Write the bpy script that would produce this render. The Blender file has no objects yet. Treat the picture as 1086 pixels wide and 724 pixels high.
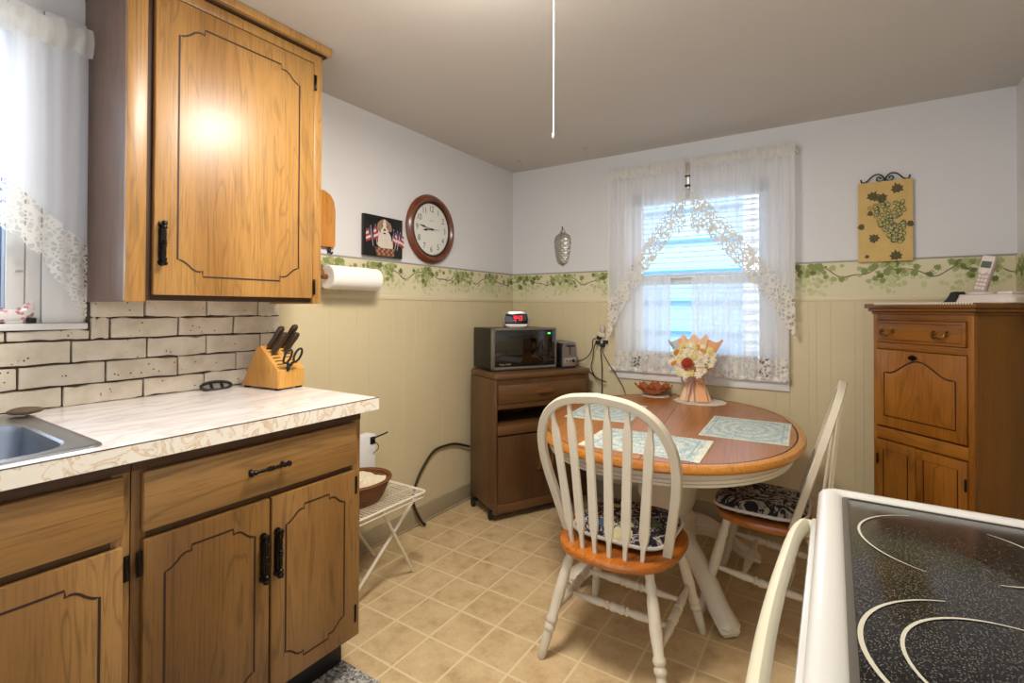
import bpy, bmesh, math, random
from mathutils import Vector as V, Matrix as M
PI = math.pi
sin, cos = math.sin, math.cos
sc = bpy.context.scene
COL = sc.collection
R = random.Random(7)

# ------------------------------------------------------------------ materials
def hx(s):
    c = [int(s[i:i+2], 16)/255 for i in (0, 2, 4)]
    return tuple((x/12.92 if x <= .04045 else ((x+.055)/1.055)**2.4) for x in c) + (1,)

class NT:
    def __init__(s, name):
        s.m = bpy.data.materials.new(name); s.m.use_nodes = True
        s.t = s.m.node_tree; s.b = s.t.nodes['Principled BSDF']; s.out = s.t.nodes['Material Output']
    def n(s, kind, **kw):
        nd = s.t.nodes.new('ShaderNode' + kind)
        for k, v in kw.items():
            if k in nd.inputs: s.set(nd.inputs[k], v)
            else: setattr(nd, k, v)
        return nd
    def set(s, sock, v):
        if isinstance(v, bpy.types.NodeSocket): s.t.links.new(v, sock)
        else: sock.default_value = v
    def p(s, **kw):
        for k, v in kw.items(): s.set(s.b.inputs[k.replace('_', ' ')], v)
    def coord(s, scale=(1, 1, 1), kind='Object', rot=(0, 0, 0), loc=(0, 0, 0)):
        tc = s.n('TexCoord'); mp = s.n('Mapping', Scale=scale, Rotation=rot, Location=loc)
        s.t.links.new(tc.outputs[kind], mp.inputs['Vector']); return mp.outputs[0]
    def noise(s, vec, scale, detail=3, rough=.55, dist=0):
        return s.n('TexNoise', Vector=vec, Scale=scale, Detail=detail, Roughness=rough, Distortion=dist).outputs['Fac']
    def ramp(s, fac, stops):
        r = s.n('ValToRGB', Fac=fac); e = r.color_ramp.elements
        while len(e) < len(stops): e.new(.5)
        for k, (pos, c) in enumerate(stops):
            e[k].position = pos; e[k].color = hx(c) if isinstance(c, str) else (c, c, c, 1)
        return r.outputs['Color']
    def mix(s, fac, a, b, mode='MIX'):
        m = s.n('Mix', data_type='RGBA', blend_type=mode)
        s.set(m.inputs[0], fac)
        for i, v in ((6, a), (7, b)): s.set(m.inputs[i], hx(v) if isinstance(v, str) else v)
        return m.outputs[2]
    def math(s, op, a, b=0.0, c=0.0):
        m = s.n('Math', operation=op)
        s.set(m.inputs[0], a); s.set(m.inputs[1], b); s.set(m.inputs[2], c); return m.outputs[0]
    def bump(s, h, strength=.3, dist=.01):
        b = s.n('Bump', Height=h, Strength=strength, Distance=dist); s.set(s.b.inputs['Normal'], b.outputs[0])

def plain(name, c, rough=.5, metal=0., spec=.5, coat=0., vary=.06, vs=6., bump=0., bs=80.):
    t = NT(name); v = t.coord()
    n = t.noise(v, vs, 4)
    col = t.mix(t.math('MULTIPLY', n, vary*2), hx(c), (hx(c)[0]*.55, hx(c)[1]*.55, hx(c)[2]*.55, 1))
    t.p(Base_Color=col, Roughness=rough, Metallic=metal, Specular_IOR_Level=spec, Coat_Weight=coat)
    if bump: t.bump(t.noise(v, bs, 4), bump, .004)
    return t.m

def wood(name, dark, mid, light, axis='Z', rough=.35, s=1., coat=.15, seed=0., ring=1.):
    t = NT(name)
    k = {'X': (.10, 1, 1), 'Y': (1, .10, 1), 'Z': (1, 1, .10)}[axis]
    v = t.coord(tuple(a*s for a in k), loc=(seed, seed*.7, seed*.3))
    wv = t.n('TexNoise', Vector=v, Scale=9., Detail=2., Distortion=1.2).outputs['Fac']
    rings = t.math('FRACT', t.math('MULTIPLY', wv, 7.0))
    rings = t.math('ABSOLUTE', t.math('SUBTRACT', rings, .5))
    v2 = t.coord(tuple((a*s if a == 1 else a*s*.35) for a in k), loc=(seed, 0, 0))
    fine = t.noise(v2, 190., 3, .7)
    broad = t.noise(v, 3.2, 2)
    base = t.ramp(broad, [(.3, dark), (.5, mid), (.72, light)])
    lines = t.ramp(t.math('MULTIPLY', rings, 2.), [(.0, .62), (.28, 1.), (1., 1.)])
    c = t.mix(.55*ring, base, lines, 'MULTIPLY')
    fl = t.ramp(fine, [(.33, .5), (.52, 1.), (1., 1.06)])
    c = t.mix(.6, c, fl, 'MULTIPLY')
    t.p(Base_Color=c, Roughness=rough, Coat_Weight=coat, Coat_Roughness=.4)
    t.bump(fine, .12, .002)
    return t.m

def fabric_alpha(name, c, opac, kind='sheer', scale=55.):
    t = NT(name); t.t.nodes.remove(t.b)
    col = hx(c)
    d = t.n('BsdfDiffuse', Color=col); tr = t.n('BsdfTranslucent', Color=col)
    cloth = t.n('MixShader', Fac=.45 if kind == 'sheer' else .16); t.t.links.new(d.outputs[0], cloth.inputs[1]); t.t.links.new(tr.outputs[0], cloth.inputs[2])
    tp = t.n('BsdfTransparent')
    v = t.coord()
    if kind == 'sheer':
        lw = t.n('LayerWeight', Blend=.35).outputs['Facing']
        fac = t.math('ADD', t.math('MULTIPLY', lw, .35), opac)
        n = t.noise(t.coord((1, 1, .05)), 40., 2)
        fac = t.math('ADD', fac, t.math('MULTIPLY', t.math('SUBTRACT', n, .5), .25))
        fac = t.math('MINIMUM', fac, 1.)
    else:
        wob = t.n('TexNoise', Vector=v, Scale=scale*.7, Detail=1.)
        vv = t.n('VectorMath', operation='ADD'); t.t.links.new(v, vv.inputs[0])
        sc_ = t.n('VectorMath', operation='SCALE', Scale=.012); t.t.links.new(wob.outputs['Color'], sc_.inputs[0]); t.t.links.new(sc_.outputs[0], vv.inputs[1])
        a = t.n('TexVoronoi', Vector=vv.outputs[0], Scale=scale, feature='DISTANCE_TO_EDGE').outputs['Distance']
        b = t.n('TexVoronoi', Vector=vv.outputs[0], Scale=scale*.38, feature='F1').outputs['Distance']
        th = t.math('LESS_THAN', a, .135)
        ro = t.math('LESS_THAN', t.math('ABSOLUTE', t.math('SUBTRACT', b, .30)), .07)
        do = t.math('LESS_THAN', b, .10)
        fac = t.math('MAXIMUM', t.math('MAXIMUM', th, ro), do)
        fac = t.math('ADD', t.math('MULTIPLY', fac, opac), .12)
    mx = t.n('MixShader', Fac=fac); t.t.links.new(tp.outputs[0], mx.inputs[1]); t.t.links.new(cloth.outputs[0], mx.inputs[2])
    t.t.links.new(mx.outputs[0], t.out.inputs['Surface'])
    return t.m

def emis(name, c, s):
    t = NT(name); t.p(Base_Color=(0, 0, 0, 1), Emission_Color=hx(c), Emission_Strength=s); return t.m

MT = {}
MT['paint'] = plain('wall paint cool white', 'dadadc', .7, vary=.03, vs=2, bump=.05, bs=200)
MT['ceil'] = plain('ceiling paint', 'cdc9c4', .8, vary=.05, vs=1.5, bump=.05, bs=160)
MT['cream'] = plain('cream panelling', 'd3c5a0', .5, vary=.07, vs=2.5, bump=.03, bs=120)
MT['creamtrim'] = plain('cream trim', 'd8cba8', .5, vary=.04)
MT['greytrim'] = plain('grey trim', 'a5a29c', .6, vary=.25, vs=60)
MT['skirt'] = plain('taupe skirting', 'a3977c', .5, vary=.05)
MT['white'] = plain('white gloss paint', 'e4e4e4', .35, vary=.03)
MT['oldwhite'] = plain('cream white enamel', 'dfd8c6', .3, coat=.3, vary=.05)
MT['chairwhite'] = plain('worn white chair paint', 'cfc6b2', .42, vary=.09, vs=14)
MT['stovewhite'] = plain('white stove enamel', 'cbc9c3', .16, coat=.4, vary=.02)
MT['bisque'] = plain('bisque handle plastic', 'c6c0a6', .32, coat=.15, vary=.03)
MT['black'] = plain('black', '0e0e10', .4, vary=.02)
MT['blackgloss'] = plain('black gloss', '060607', .06, coat=.6, vary=.0)
MT['rubber'] = plain('black rubber', '141414', .6, vary=.1)
MT['bronze'] = plain('antique black bronze', '1d1712', .32, metal=.7, vary=.2, vs=120)
MT['brass'] = plain('aged brass', '8a6a34', .28, metal=1., vary=.3, vs=90)
MT['steel'] = plain('brushed stainless', 'b9bcc2', .28, metal=1., vary=.06, vs=30)
MT['basin'] = plain('stainless basin', '8d929c', .33, metal=1., vary=.06, vs=30)
MT['silver'] = plain('silver metal', 'c2bdb8', .36, metal=.75, vary=.15, vs=80)
MT['micro'] = plain('dark steel case', '25221f', .4, metal=.3, vary=.1)
MT['microframe'] = plain('grey steel frame', '8a847b', .35, metal=.8, vary=.1)
MT['copper'] = plain('copper', 'cf7d52', .22, metal=.65, vary=.3, vs=40)
MT['groove'] = plain('routed groove', '2c1506', .6, vary=.05)
MT['gap'] = plain('shadow gap brown', '3a1f0c', .6)
MT['gold_oak'] = wood('golden oak upright', '8d622c', 'a97c40', 'bd9354', 'Z', .36, 1., .5, 0., 1.2)
MT['shade_oak'] = wood('shaded oak side', '5e4636', '735848', '846a5a', 'Z', .5, .8, .05)  # duller, darker copy of the oak: side panel's shade put into its colour
MT['oak_v'] = wood('oak cabinet upright', '64431b', '876132', 'a27d4c', 'Z', .38, 1., .1, 3., 1.6)
MT['oak_h'] = wood('oak cabinet level', '64431b', '876132', 'a27d4c', 'X', .38, 1., .1, 5., 1.6)
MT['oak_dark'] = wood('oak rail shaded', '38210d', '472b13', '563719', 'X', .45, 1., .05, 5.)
MT['cart_v'] = wood('walnut cart upright', '442b16', '573a20', '684829', 'Z', .4, 1.2, .1, 8., 1.3)
MT['cart_h'] = wood('walnut cart level', '4c3119', '624224', '73502f', 'X', .36, 1.2, .15, 9., 1.3)
MT['cart_pull'] = wood('walnut pull', '5f381a', '744824', '875833', 'X', .35, 2., .2, 31.)
MT['hutch_v'] = wood('amber oak upright', '70430f', '935a17', 'ab7027', 'Z', .32, .9, .2, 11., 1.3)
MT['hutch_h'] = wood('amber oak level', '70430f', '935a17', 'ab7027', 'X', .32, .9, .2, 12., 1.3)
MT['hutch_side'] = wood('amber oak side', '6d430f', '825416', '946722', 'Z', .36, 1.6, .15, 13., .3)
MT['hutch_line'] = plain('dark oak shadow line', '3b1a05', .4)
MT['table'] = wood('table top honey', '94561f', 'a86729', 'b97a38', 'Y', .26, .6, .25, 15., .6)
MT['tableedge'] = wood('table edge honey', 'a8651e', 'ba7526', 'c68434', 'Y', .24, .6, .3, 16., .3)
MT['seat'] = wood('honey seat', '93501a', 'b0651f', 'c4782b', 'Y', .25, 1., .3, 17.)
MT['block'] = wood('light wood block', 'b98238', 'cf9a4c', 'dcae66', 'Z', .4, 1.4, .1, 19.)
MT['plaque'] = wood('orange wood', 'b8742a', 'cf8a38', 'dc9c4c', 'Z', .35, 1.6, .2, 21.)
MT['clockwood'] = wood('cherry clock case', '4c2110', '64301a', '7b4024', 'Z', .25, 1.5, .4, 23.)
MT['knifewood'] = wood('knife handle wood', '33241a', '4a372a', '5f4a3a', 'Z', .4, 3., .1, 25.)
MT['red_wood'] = wood('reddish holder wood', '7c4218', '965426', 'aa6532', 'X', .35, 2., .2, 27.)
MT['paper'] = plain('paper towel', 'f4f1ec', .9, vary=.03, bump=.2, bs=150)
MT['cord'] = plain('dark cord', '1f1812', .5)
MT['browncord'] = plain('brown hose', '2b1c10', .5)
MT['ivory'] = plain('ivory plastic', 'd8cdb4', .4)
MT['clear'] = plain('clear plastic', 'bcb6a6', .2, vary=.02)
MT['cloth'] = plain('cream crochet', 'e0d8c6', .9, vary=.1, vs=90, bump=.6, bs=160)
MT['piping'] = plain('white piping', 'd8d3ca', .8)
MT['mortar'] = plain('dark mortar', '5d4d3e', .9, vary=.3, vs=50)
MT['sheer'] = fabric_alpha('sheer voile', 'f4f5f8', .70)
MT['cafe'] = fabric_alpha('cafe voile', 'f4f5f6', .72)
MT['lace'] = fabric_alpha('white lace', 'e4e1da', .88, 'lace', 44.)
MT['lace_big'] = fabric_alpha('white coarse lace', 'f1efea', .85, 'lace', 62.)
MT['header'] = fabric_alpha('gathered heading', 'efede8', .85)
MT['led_red'] = emis('red display digits', 'ff2030', 3.)
MT['led_green'] = emis('green display', '60ff70', 1.5)
MT['siding_blue'] = plain('pale blue siding', '9fcbee', .6, vary=.05)
MT['siding_white'] = plain('white siding', 'eef3f8', .6, vary=.03)
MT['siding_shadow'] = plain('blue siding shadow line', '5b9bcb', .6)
MT['skylit_sash'] = plain('sash tinted by sky light', '5f93cd', .4)  # outside light reflected on the sash, painted in as blue

def _brick():
    t = NT('painted brick'); v = t.coord()
    n = t.noise(v, 14., 5); f = t.noise(v, 90., 5, .7)
    c = t.ramp(n, [(.25, 'c4b8a3'), (.5, 'd6ccba'), (.75, 'e0d8c9')])
    vo = t.n('TexVoronoi', Vector=v, Scale=60.).outputs['Distance']
    pit = t.math('MULTIPLY', t.math('LESS_THAN', vo, .16), t.math('GREATER_THAN', t.noise(v, 22., 2), .56))
    c = t.mix(pit, c, '4a3a2c')
    t.p(Base_Color=c, Roughness=.55); t.bump(f, .5, .004); return t.m
MT['brick'] = _brick()

def _marble():
    t = NT('marbled laminate'); v = t.coord((1, .35, 1))
    w = t.noise(v, 5., 6, .6, 1.6)
    vein = t.math('ABSOLUTE', t.math('SUBTRACT', w, .5))
    c = t.ramp(vein, [(0, 'cdc4c0'), (.03, 'ded9d7'), (.12, 'e8e6e6')])
    cl = t.noise(v, 9., 4)
    c = t.mix(t.math('MULTIPLY', cl, .5), c, 'd5cfd0')
    t.p(Base_Color=c, Roughness=.22, Coat_Weight=.2); return t.m
MT['marble'] = _marble()
def _edge():
    t = NT('laminate edge with tan veins'); v = t.coord((1, 1, 1))
    w = t.noise(v, 16., 6, .65, 1.0); k = t.noise(v, 5., 2)
    vein = t.math('ABSOLUTE', t.math('SUBTRACT', w, .5))
    m = t.ramp(vein, [(0, 1.), (.02, .6), (.045, 0.)])
    fac = t.math('MULTIPLY', m, t.math('GREATER_THAN', k, .42))
    c = t.mix(t.math('MULTIPLY', fac, .65), 'e3ded4', 'c09a66')
    t.p(Base_Color=c, Roughness=.3); return t.m
MT['edge'] = _edge()

def _floor():
    t = NT('tan vinyl tile'); tc = t.n('TexCoord').outputs['Object']
    sp = t.n('SeparateXYZ'); t.t.links.new(tc, sp.inputs[0])
    fx = t.math('FRACT', t.math('MULTIPLY_ADD', sp.outputs[0], 1/.179, -.555/.179+20))
    fy = t.math('FRACT', t.math('MULTIPLY_ADD', sp.outputs[1], 1/.191, 1.328/.191+40))
    ex = t.math('MINIMUM', fx, t.math('SUBTRACT', 1., fx)); ey = t.math('MINIMUM', fy, t.math('SUBTRACT', 1., fy))
    e = t.math('MINIMUM', ex, ey)
    wob = t.math('MULTIPLY', t.math('SUBTRACT', t.noise(tc, 60., 2), .5), .02)
    g = t.ramp(t.math('ADD', e, wob), [(.018, 1.), (.032, 0.)])
    flx = t.math('FLOOR', t.math('MULTIPLY_ADD', sp.outputs[0], 1/.179, -.555/.179+20))
    fly = t.math('FLOOR', t.math('MULTIPLY_ADD', sp.outputs[1], 1/.191, 1.328/.191+40))
    cm = t.n('CombineXYZ'); t.t.links.new(flx, cm.inputs[0]); t.t.links.new(fly, cm.inputs[1])
    wn = t.n('TexWhiteNoise', noise_dimensions='3D'); t.t.links.new(cm.outputs[0], wn.inputs['Vector'])
    off = t.n('VectorMath', operation='MULTIPLY_ADD'); t.t.links.new(wn.outputs['Color'], off.inputs[0]); off.inputs[1].default_value = (9, 9, 9); t.t.links.new(tc, off.inputs[2])
    n = t.noise(off.outputs[0], 11., 6, .65); f = t.noise(tc, 130., 3)
    c = t.ramp(n, [(.28, 'ab9068'), (.47, 'c3a980'), (.68, 'cfb890')])
    c = t.mix(t.math('MULTIPLY', t.math('LESS_THAN', f, .38), .35), c, '8a7050')
    c = t.mix(g, c, 'd6c39c')
    t.p(Base_Color=c, Roughness=.42, Specular_IOR_Level=.35)
    t.bump(t.math('SUBTRACT', t.math('MULTIPLY', f, .3), g), .15, .003); return t.m
MT['floor'] = _floor()

def _glasstop():
    t = NT('speckled black glass'); v = t.coord()
    w = t.n('TexVoronoi', Vector=v, Scale=540.)
    wn = t.n('TexWhiteNoise', noise_dimensions='3D'); t.t.links.new(w.outputs['Position'], wn.inputs['Vector'])
    d = t.math('MULTIPLY', t.math('LESS_THAN', w.outputs['Distance'], .38), t.math('GREATER_THAN', wn.outputs['Value'], .55))
    c = t.mix(t.math('MULTIPLY', d, t.math('MULTIPLY', wn.outputs['Value'], .55)), '0f0f0f', '8e8a82')
    t.p(Base_Color=c, Roughness=.12, Specular_IOR_Level=.4); return t.m
MT['glasstop'] = _glasstop()

def _rug():
    t = NT('grey fleck rug'); v = t.coord()
    a = t.noise(v, 95., 4, .7); b = t.noise(t.coord((1, 3, 1)), 40., 3)
    c = t.ramp(t.math('ADD', t.math('MULTIPLY', a, .7), t.math('MULTIPLY', b, .3)), [(.4, '3c3b3c'), (.48, '86837f'), (.55, 'bdb9b2'), (.65, 'd6d2ca')])
    t.p(Base_Color=c, Roughness=.95); t.bump(a, .8, .01); return t.m
MT['rug'] = _rug()

def _mat_pat():
    t = NT('teal ivory medallion weave'); tc = t.coord()
    sp = t.n('SeparateXYZ'); t.t.links.new(tc, sp.inputs[0])
    ax = t.math('ABSOLUTE', t.math('MULTIPLY', sp.outputs[0], 1/.17)); ay = t.math('ABSOLUTE', t.math('MULTIPLY', sp.outputs[1], 1/.215))
    r = t.math('POWER', t.math('ADD', t.math('POWER', ax, 2.), t.math('POWER', ay, 2.)), .5)
    wob = t.math('MULTIPLY', t.math('SUBTRACT', t.noise(tc, 38., 2), .5), .9)
    wave = t.math('SINE', t.math('MULTIPLY_ADD', r, 24., t.math('MULTIPLY', wob, 5.)))
    vo = t.n('TexVoronoi', Vector=tc, Scale=75., feature='DISTANCE_TO_EDGE').outputs['Distance']
    sw = t.math('SINE', t.math('MULTIPLY', t.noise(tc, 42., 2, .5, 1.5), 30.))
    m = t.math('ADD', t.math('ADD', t.math('MULTIPLY', wave, .22), t.math('MULTIPLY', sw, .45)), t.math('MULTIPLY', vo, .8))
    c = t.ramp(t.math('MULTIPLY_ADD', m, .5, .38), [(.1, '7d97a2'), (.36, '9db2b8'), (.52, 'c6ccc2'), (.75, 'deddcb')])
    edge = t.math('GREATER_THAN', t.math('MAXIMUM', ax, ay), .93)
    band = t.math('MULTIPLY', t.math('GREATER_THAN', t.math('MAXIMUM', ax, ay), .80), t.math('LESS_THAN', t.math('MAXIMUM', ax, ay), .84))
    c = t.mix(t.math('MULTIPLY', band, .7), c, '7f9dab')
    c = t.mix(t.math('MULTIPLY', edge, .6), c, 'dfdcc2')
    t.p(Base_Color=c, Roughness=.85); t.bump(t.noise(tc, 300., 2), .3, .002); return t.m
MT['placemat'] = _mat_pat()

def _cush(name, stops, extra=None, scale=14.):
    t = NT(name); v = t.coord()
    n = t.n('TexNoise', Vector=v, Scale=scale, Detail=2., Distortion=2.2).outputs['Fac']
    w = t.math('ABSOLUTE', t.math('SINE', t.math('MULTIPLY', n, 13.)))
    c = t.ramp(w, stops)
    if extra:
        k = t.n('TexVoronoi', Vector=v, Scale=11.)
        for lo, hi, colr in extra:
            wn = t.n('TexWhiteNoise', noise_dimensions='3D'); t.t.links.new(k.outputs['Position'], wn.inputs['Vector'])
            band = t.math('MULTIPLY', t.math('GREATER_THAN', wn.outputs['Value'], lo), t.math('LESS_THAN', wn.outputs['Value'], hi))
            band = t.math('MULTIPLY', band, t.math('LESS_THAN', k.outputs['Distance'], .42))
            c = t.mix(t.math('MULTIPLY', band, .85), c, colr)
    t.p(Base_Color=c, Roughness=.9); return t.m
MT['cush_col'] = _cush('dark paisley cushion', [(0, '16121a'), (.55, '211824'), (.72, '3a3348'), (.86, '6a6468'), (1, 'c0b9ae')], [(.0, .18, 'a8412c'), (.2, .40, '4c6b3c'), (.5, .66, 'd8cf9e'), (.75, .83, '37506e')])
MT['cush_bw'] = _cush('black floral cushion', [(0, '15131a'), (.62, '1c1922'), (.72, '7a7268'), (1, 'aaa193')], None, 12.)

# ------------------------------------------------------------------ mesh tools
class MB:
    def __init__(s): s.bm = bmesh.new()
    def _take(s, tmp, mtx=None, m=0):
        if mtx is not None: bmesh.ops.transform(tmp, matrix=mtx, verts=tmp.verts)
        for f in tmp.faces: f.material_index = m
        me = bpy.data.meshes.new('t'); tmp.to_mesh(me); tmp.free(); s.bm.from_mesh(me); bpy.data.meshes.remove(me); return s
    def box(s, x0, x1, y0, y1, z0, z1, bev=0., m=0, mtx=None, seg=2):
        t = bmesh.new()
        bmesh.ops.create_cube(t, size=1, matrix=M.Translation(((x0+x1)/2, (y0+y1)/2, (z0+z1)/2)) @ M.Diagonal((x1-x0, y1-y0, z1-z0, 1)))
        if bev: bmesh.ops.bevel(t, geom=list(t.edges), offset=min(bev, .49*min(x1-x0, y1-y0, z1-z0)), segments=seg, profile=.5, affect='EDGES')
        return s._take(t, mtx, m)
    def rings(s, rs, closed=True, cap0=True, cap1=True, m=0, mtx=None, loop=False):
        t = bmesh.new(); vs = [[t.verts.new(p) for p in r] for r in rs]
        n = len(rs[0])
        pairs = list(zip(vs, vs[1:])) + ([(vs[-1], vs[0])] if loop else [])
        for a, b in pairs:
            for i in range(n if closed else n-1):
                j = (i+1) % n
                try: t.faces.new((a[i], a[j], b[j], b[i]))
                except ValueError: pass
        if closed and not loop:
            if cap0: t.faces.new(vs[0][::-1])
            if cap1: t.faces.new(vs[-1])
        bmesh.ops.recalc_face_normals(t, faces=list(t.faces))
        return s._take(t, mtx, m)
    def lathe(s, prof, n=24, mtx=None, m=0, a0=0., a1=2*PI, cap=True):
        full = abs(a1-a0-2*PI) < 1e-6; k = n if full else n+1
        rs = [[(r*cos(a0+(a1-a0)*i/n), r*sin(a0+(a1-a0)*i/n), z) for i in range(k)] for r, z in [(max(r, 1e-5), z) for r, z in prof]]
        return s.rings(rs, full, cap, cap, m, mtx)
    def rod(s, p0, p1, prof, n=12, m=0):
        """turned rod: prof = [(t 0..1, radius)] between two points"""
        p0, p1 = V(p0), V(p1); d = p1-p0; q = d.to_track_quat('Z', 'Y').to_matrix().to_4x4()
        return s.lathe([(r, t*d.length) for t, r in prof], n, M.Translation(p0) @ q, m)
    def tube(s, pts, r, n=8, m=0, loop=False, flat=None, up=None):
        pts = [V(p) for p in pts]; k = len(pts); rs = []; u = None
        for i, p in enumerate(pts):
            a = pts[i-1] if (i or loop) else p; b = pts[(i+1) % k] if (i < k-1 or loop) else p
            d = (b-a).normalized()
            if u is None:
                u = V(up) if up else (V((0, 0, 1)) if abs(d.z) < .9 else V((1, 0, 0)))
            if up: u = V(up)
            u = (u-d*u.dot(d)).normalized(); w = d.cross(u)
            rr = r[i] if isinstance(r, (list, tuple)) else r
            fa = flat if flat else 1.
            rs.append([p+(u*cos(2*PI*j/n)*fa+w*sin(2*PI*j/n))*rr for j in range(n)])
        return s.rings(rs, True, True, True, m, None, loop)
    def sweep(s, pts, prof, m=0, up=(0, 0, 1), loop=False):
        """prof: list of (a,b) offsets along side (w) and up (u)"""
        pts = [V(p) for p in pts]; k = len(pts); rs = []
        for i, p in enumerate(pts):
            a = pts[i-1] if (i or loop) else p; b = pts[(i+1) % k] if (i < k-1 or loop) else p
            d = (b-a).normalized(); u = V(up); u = (u-d*u.dot(d)).normalized(); w = d.cross(u)
            rs.append([p+w*x+u*y for x, y in prof])
        return s.rings(rs, True, True, True, m, None, loop)
    def prism(s, poly, z0, z1, mtx=None, m=0, bev=0.):
        t = bmesh.new(); a = [t.verts.new((x, y, z0)) for x, y in poly]
        f = t.faces.new(a); r = bmesh.ops.extrude_face_region(t, geom=[f])
        bmesh.ops.translate(t, vec=(0, 0, z1-z0), verts=[v for v in r['geom'] if isinstance(v, bmesh.types.BMVert)])
        bmesh.ops.recalc_face_normals(t, faces=list(t.faces))
        if bev: bmesh.ops.bevel(t, geom=[e for e in t.edges if abs(e.verts[0].co.z-e.verts[1].co.z) < 1e-6], offset=bev, segments=2, profile=.5, affect='EDGES')
        return s._take(t, mtx, m)
    def poly(s, pts, m=0, mtx=None):
        t = bmesh.new(); t.faces.new([t.verts.new(p) for p in pts]); return s._take(t, mtx, m)
    def surf(s, fn, nu, nv, m=0, cu=False):
        t = bmesh.new(); g = [[t.verts.new(fn(i/nu, j/nv)) for i in range(nu if cu else nu+1)] for j in range(nv+1)]
        for j in range(nv):
            for i in range(nu):
                k = (i+1) % nu if cu else i+1
                t.faces.new((g[j][i], g[j][k], g[j+1][k], g[j+1][i]))
        return s._take(t, None, m)
    def ribbon(s, pts, w, m=0, nrm=(0, -1, 0), loop=False):
        pts = [V(p) for p in pts]; k = len(pts); nn = V(nrm); t = bmesh.new(); L = []
        for i, p in enumerate(pts):
            a = pts[i-1] if (i or loop) else p; b = pts[(i+1) % k] if (i < k-1 or loop) else p
            sd = (b-a).normalized().cross(nn); ww = w[i] if isinstance(w, (list, tuple)) else w
            L.append((t.verts.new(p-sd*ww/2), t.verts.new(p+sd*ww/2)))
        for i in range(k if loop else k-1):
            a, b = L[i], L[(i+1) % k]; t.faces.new((a[0], b[0], b[1], a[1]))
        return s._take(t, None, m)
    def mesh(s, me, mtx, m=0):
        t = bmesh.new(); t.from_mesh(me); return s._take(t, mtx, m)

TM = {}
def root_of(o):
    while o.parent: o = o.parent
    return o
def build(mb, name, mats, parent=None, w=False, smooth=35., kind=None, label=None):
    """w: the mesh was written in room coordinates and is brought into its thing's own"""
    me = bpy.data.meshes.new(name); mb.bm.to_mesh(me); mb.bm.free()
    for k in (mats if isinstance(mats, (list, tuple)) else [mats]): me.materials.append(MT[k] if isinstance(k, str) else k)
    if smooth:
        for p in me.polygons: p.use_smooth = True
        me.set_sharp_from_angle(angle=math.radians(smooth))
    o = bpy.data.objects.new(name, me); COL.objects.link(o)
    if parent:
        o.parent = parent
        if w: me.transform(TM[root_of(parent).name].inverted())
    if kind: o['kind'] = kind
    if label: o['label'] = label
    return o
def thing(name, label, cat, loc=(0, 0, 0), rz=0., group=None):
    o = bpy.data.objects.new(name, None); COL.objects.link(o); o.empty_display_size = .05
    o.location = loc; o.rotation_euler = (0, 0, rz); o['label'] = label; o['category'] = cat
    if group: o['group'] = group
    TM[o.name] = M.Translation(loc) @ M.Rotation(rz, 4, 'Z'); return o
def tag(o, label, cat, group=None):
    o['label'] = label; o['category'] = cat
    if group: o['group'] = group
    return o
def center(o):
    """put a one-mesh thing's origin at the middle of its base"""
    vs = [v.co for v in o.data.vertices]
    c = V(((min(v.x for v in vs)+max(v.x for v in vs))/2, (min(v.y for v in vs)+max(v.y for v in vs))/2, min(v.z for v in vs)))
    o.data.transform(M.Translation(-c)); o.location = c; return o
def copy_tree(o):
    c = o.copy(); COL.objects.link(c)
    for ch in list(o.children):
        d = copy_tree(ch); d.parent = c
    return c
def text(body, size, align='CENTER'):
    cu = bpy.data.curves.new('txt', 'FONT'); cu.body = body; cu.size = size; cu.align_x = align; cu.align_y = 'CENTER'
    o = bpy.data.objects.new('txt', cu); COL.objects.link(o)
    dg = bpy.context.evaluated_depsgraph_get(); me = bpy.data.meshes.new_from_object(o.evaluated_get(dg))
    bpy.data.objects.remove(o); return me
def bez(ps, n=10):
    """smooth Catmull-Rom through points"""
    ps = [V(p) for p in ps]; out = []
    for i in range(len(ps)-1):
        a, b, c, d = ps[max(i-1, 0)], ps[i], ps[i+1], ps[min(i+2, len(ps)-1)]
        for k in range(n):
            t = k/n
            out.append(.5*((2*b)+(c-a)*t+(2*a-5*b+4*c-d)*t*t+(3*b-a-3*c+d)*t**3))
    return out+[ps[-1]]
def rrect(x0, x1, y0, y1, r, z, n=6):
    o = []
    for cx, cy, a in ((x1-r, y1-r, 0), (x0+r, y1-r, PI/2), (x0+r, y0+r, PI), (x1-r, y0+r, 1.5*PI)):
        for i in range(n+1): o.append((cx+r*cos(a+PI/2*i/n), cy+r*sin(a+PI/2*i/n), z))
    return o
WALL_L = M.Rotation(PI/2, 4, 'Z')     # a front written facing -Y, hung on the wall at x = 0: local x runs along room y
UP = M.Rotation(PI/2, 4, 'X')         # flat outline in x,y stood upright: y becomes z, z becomes -y

H = 2.28
XR = 2.736
YF = -4.7
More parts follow.
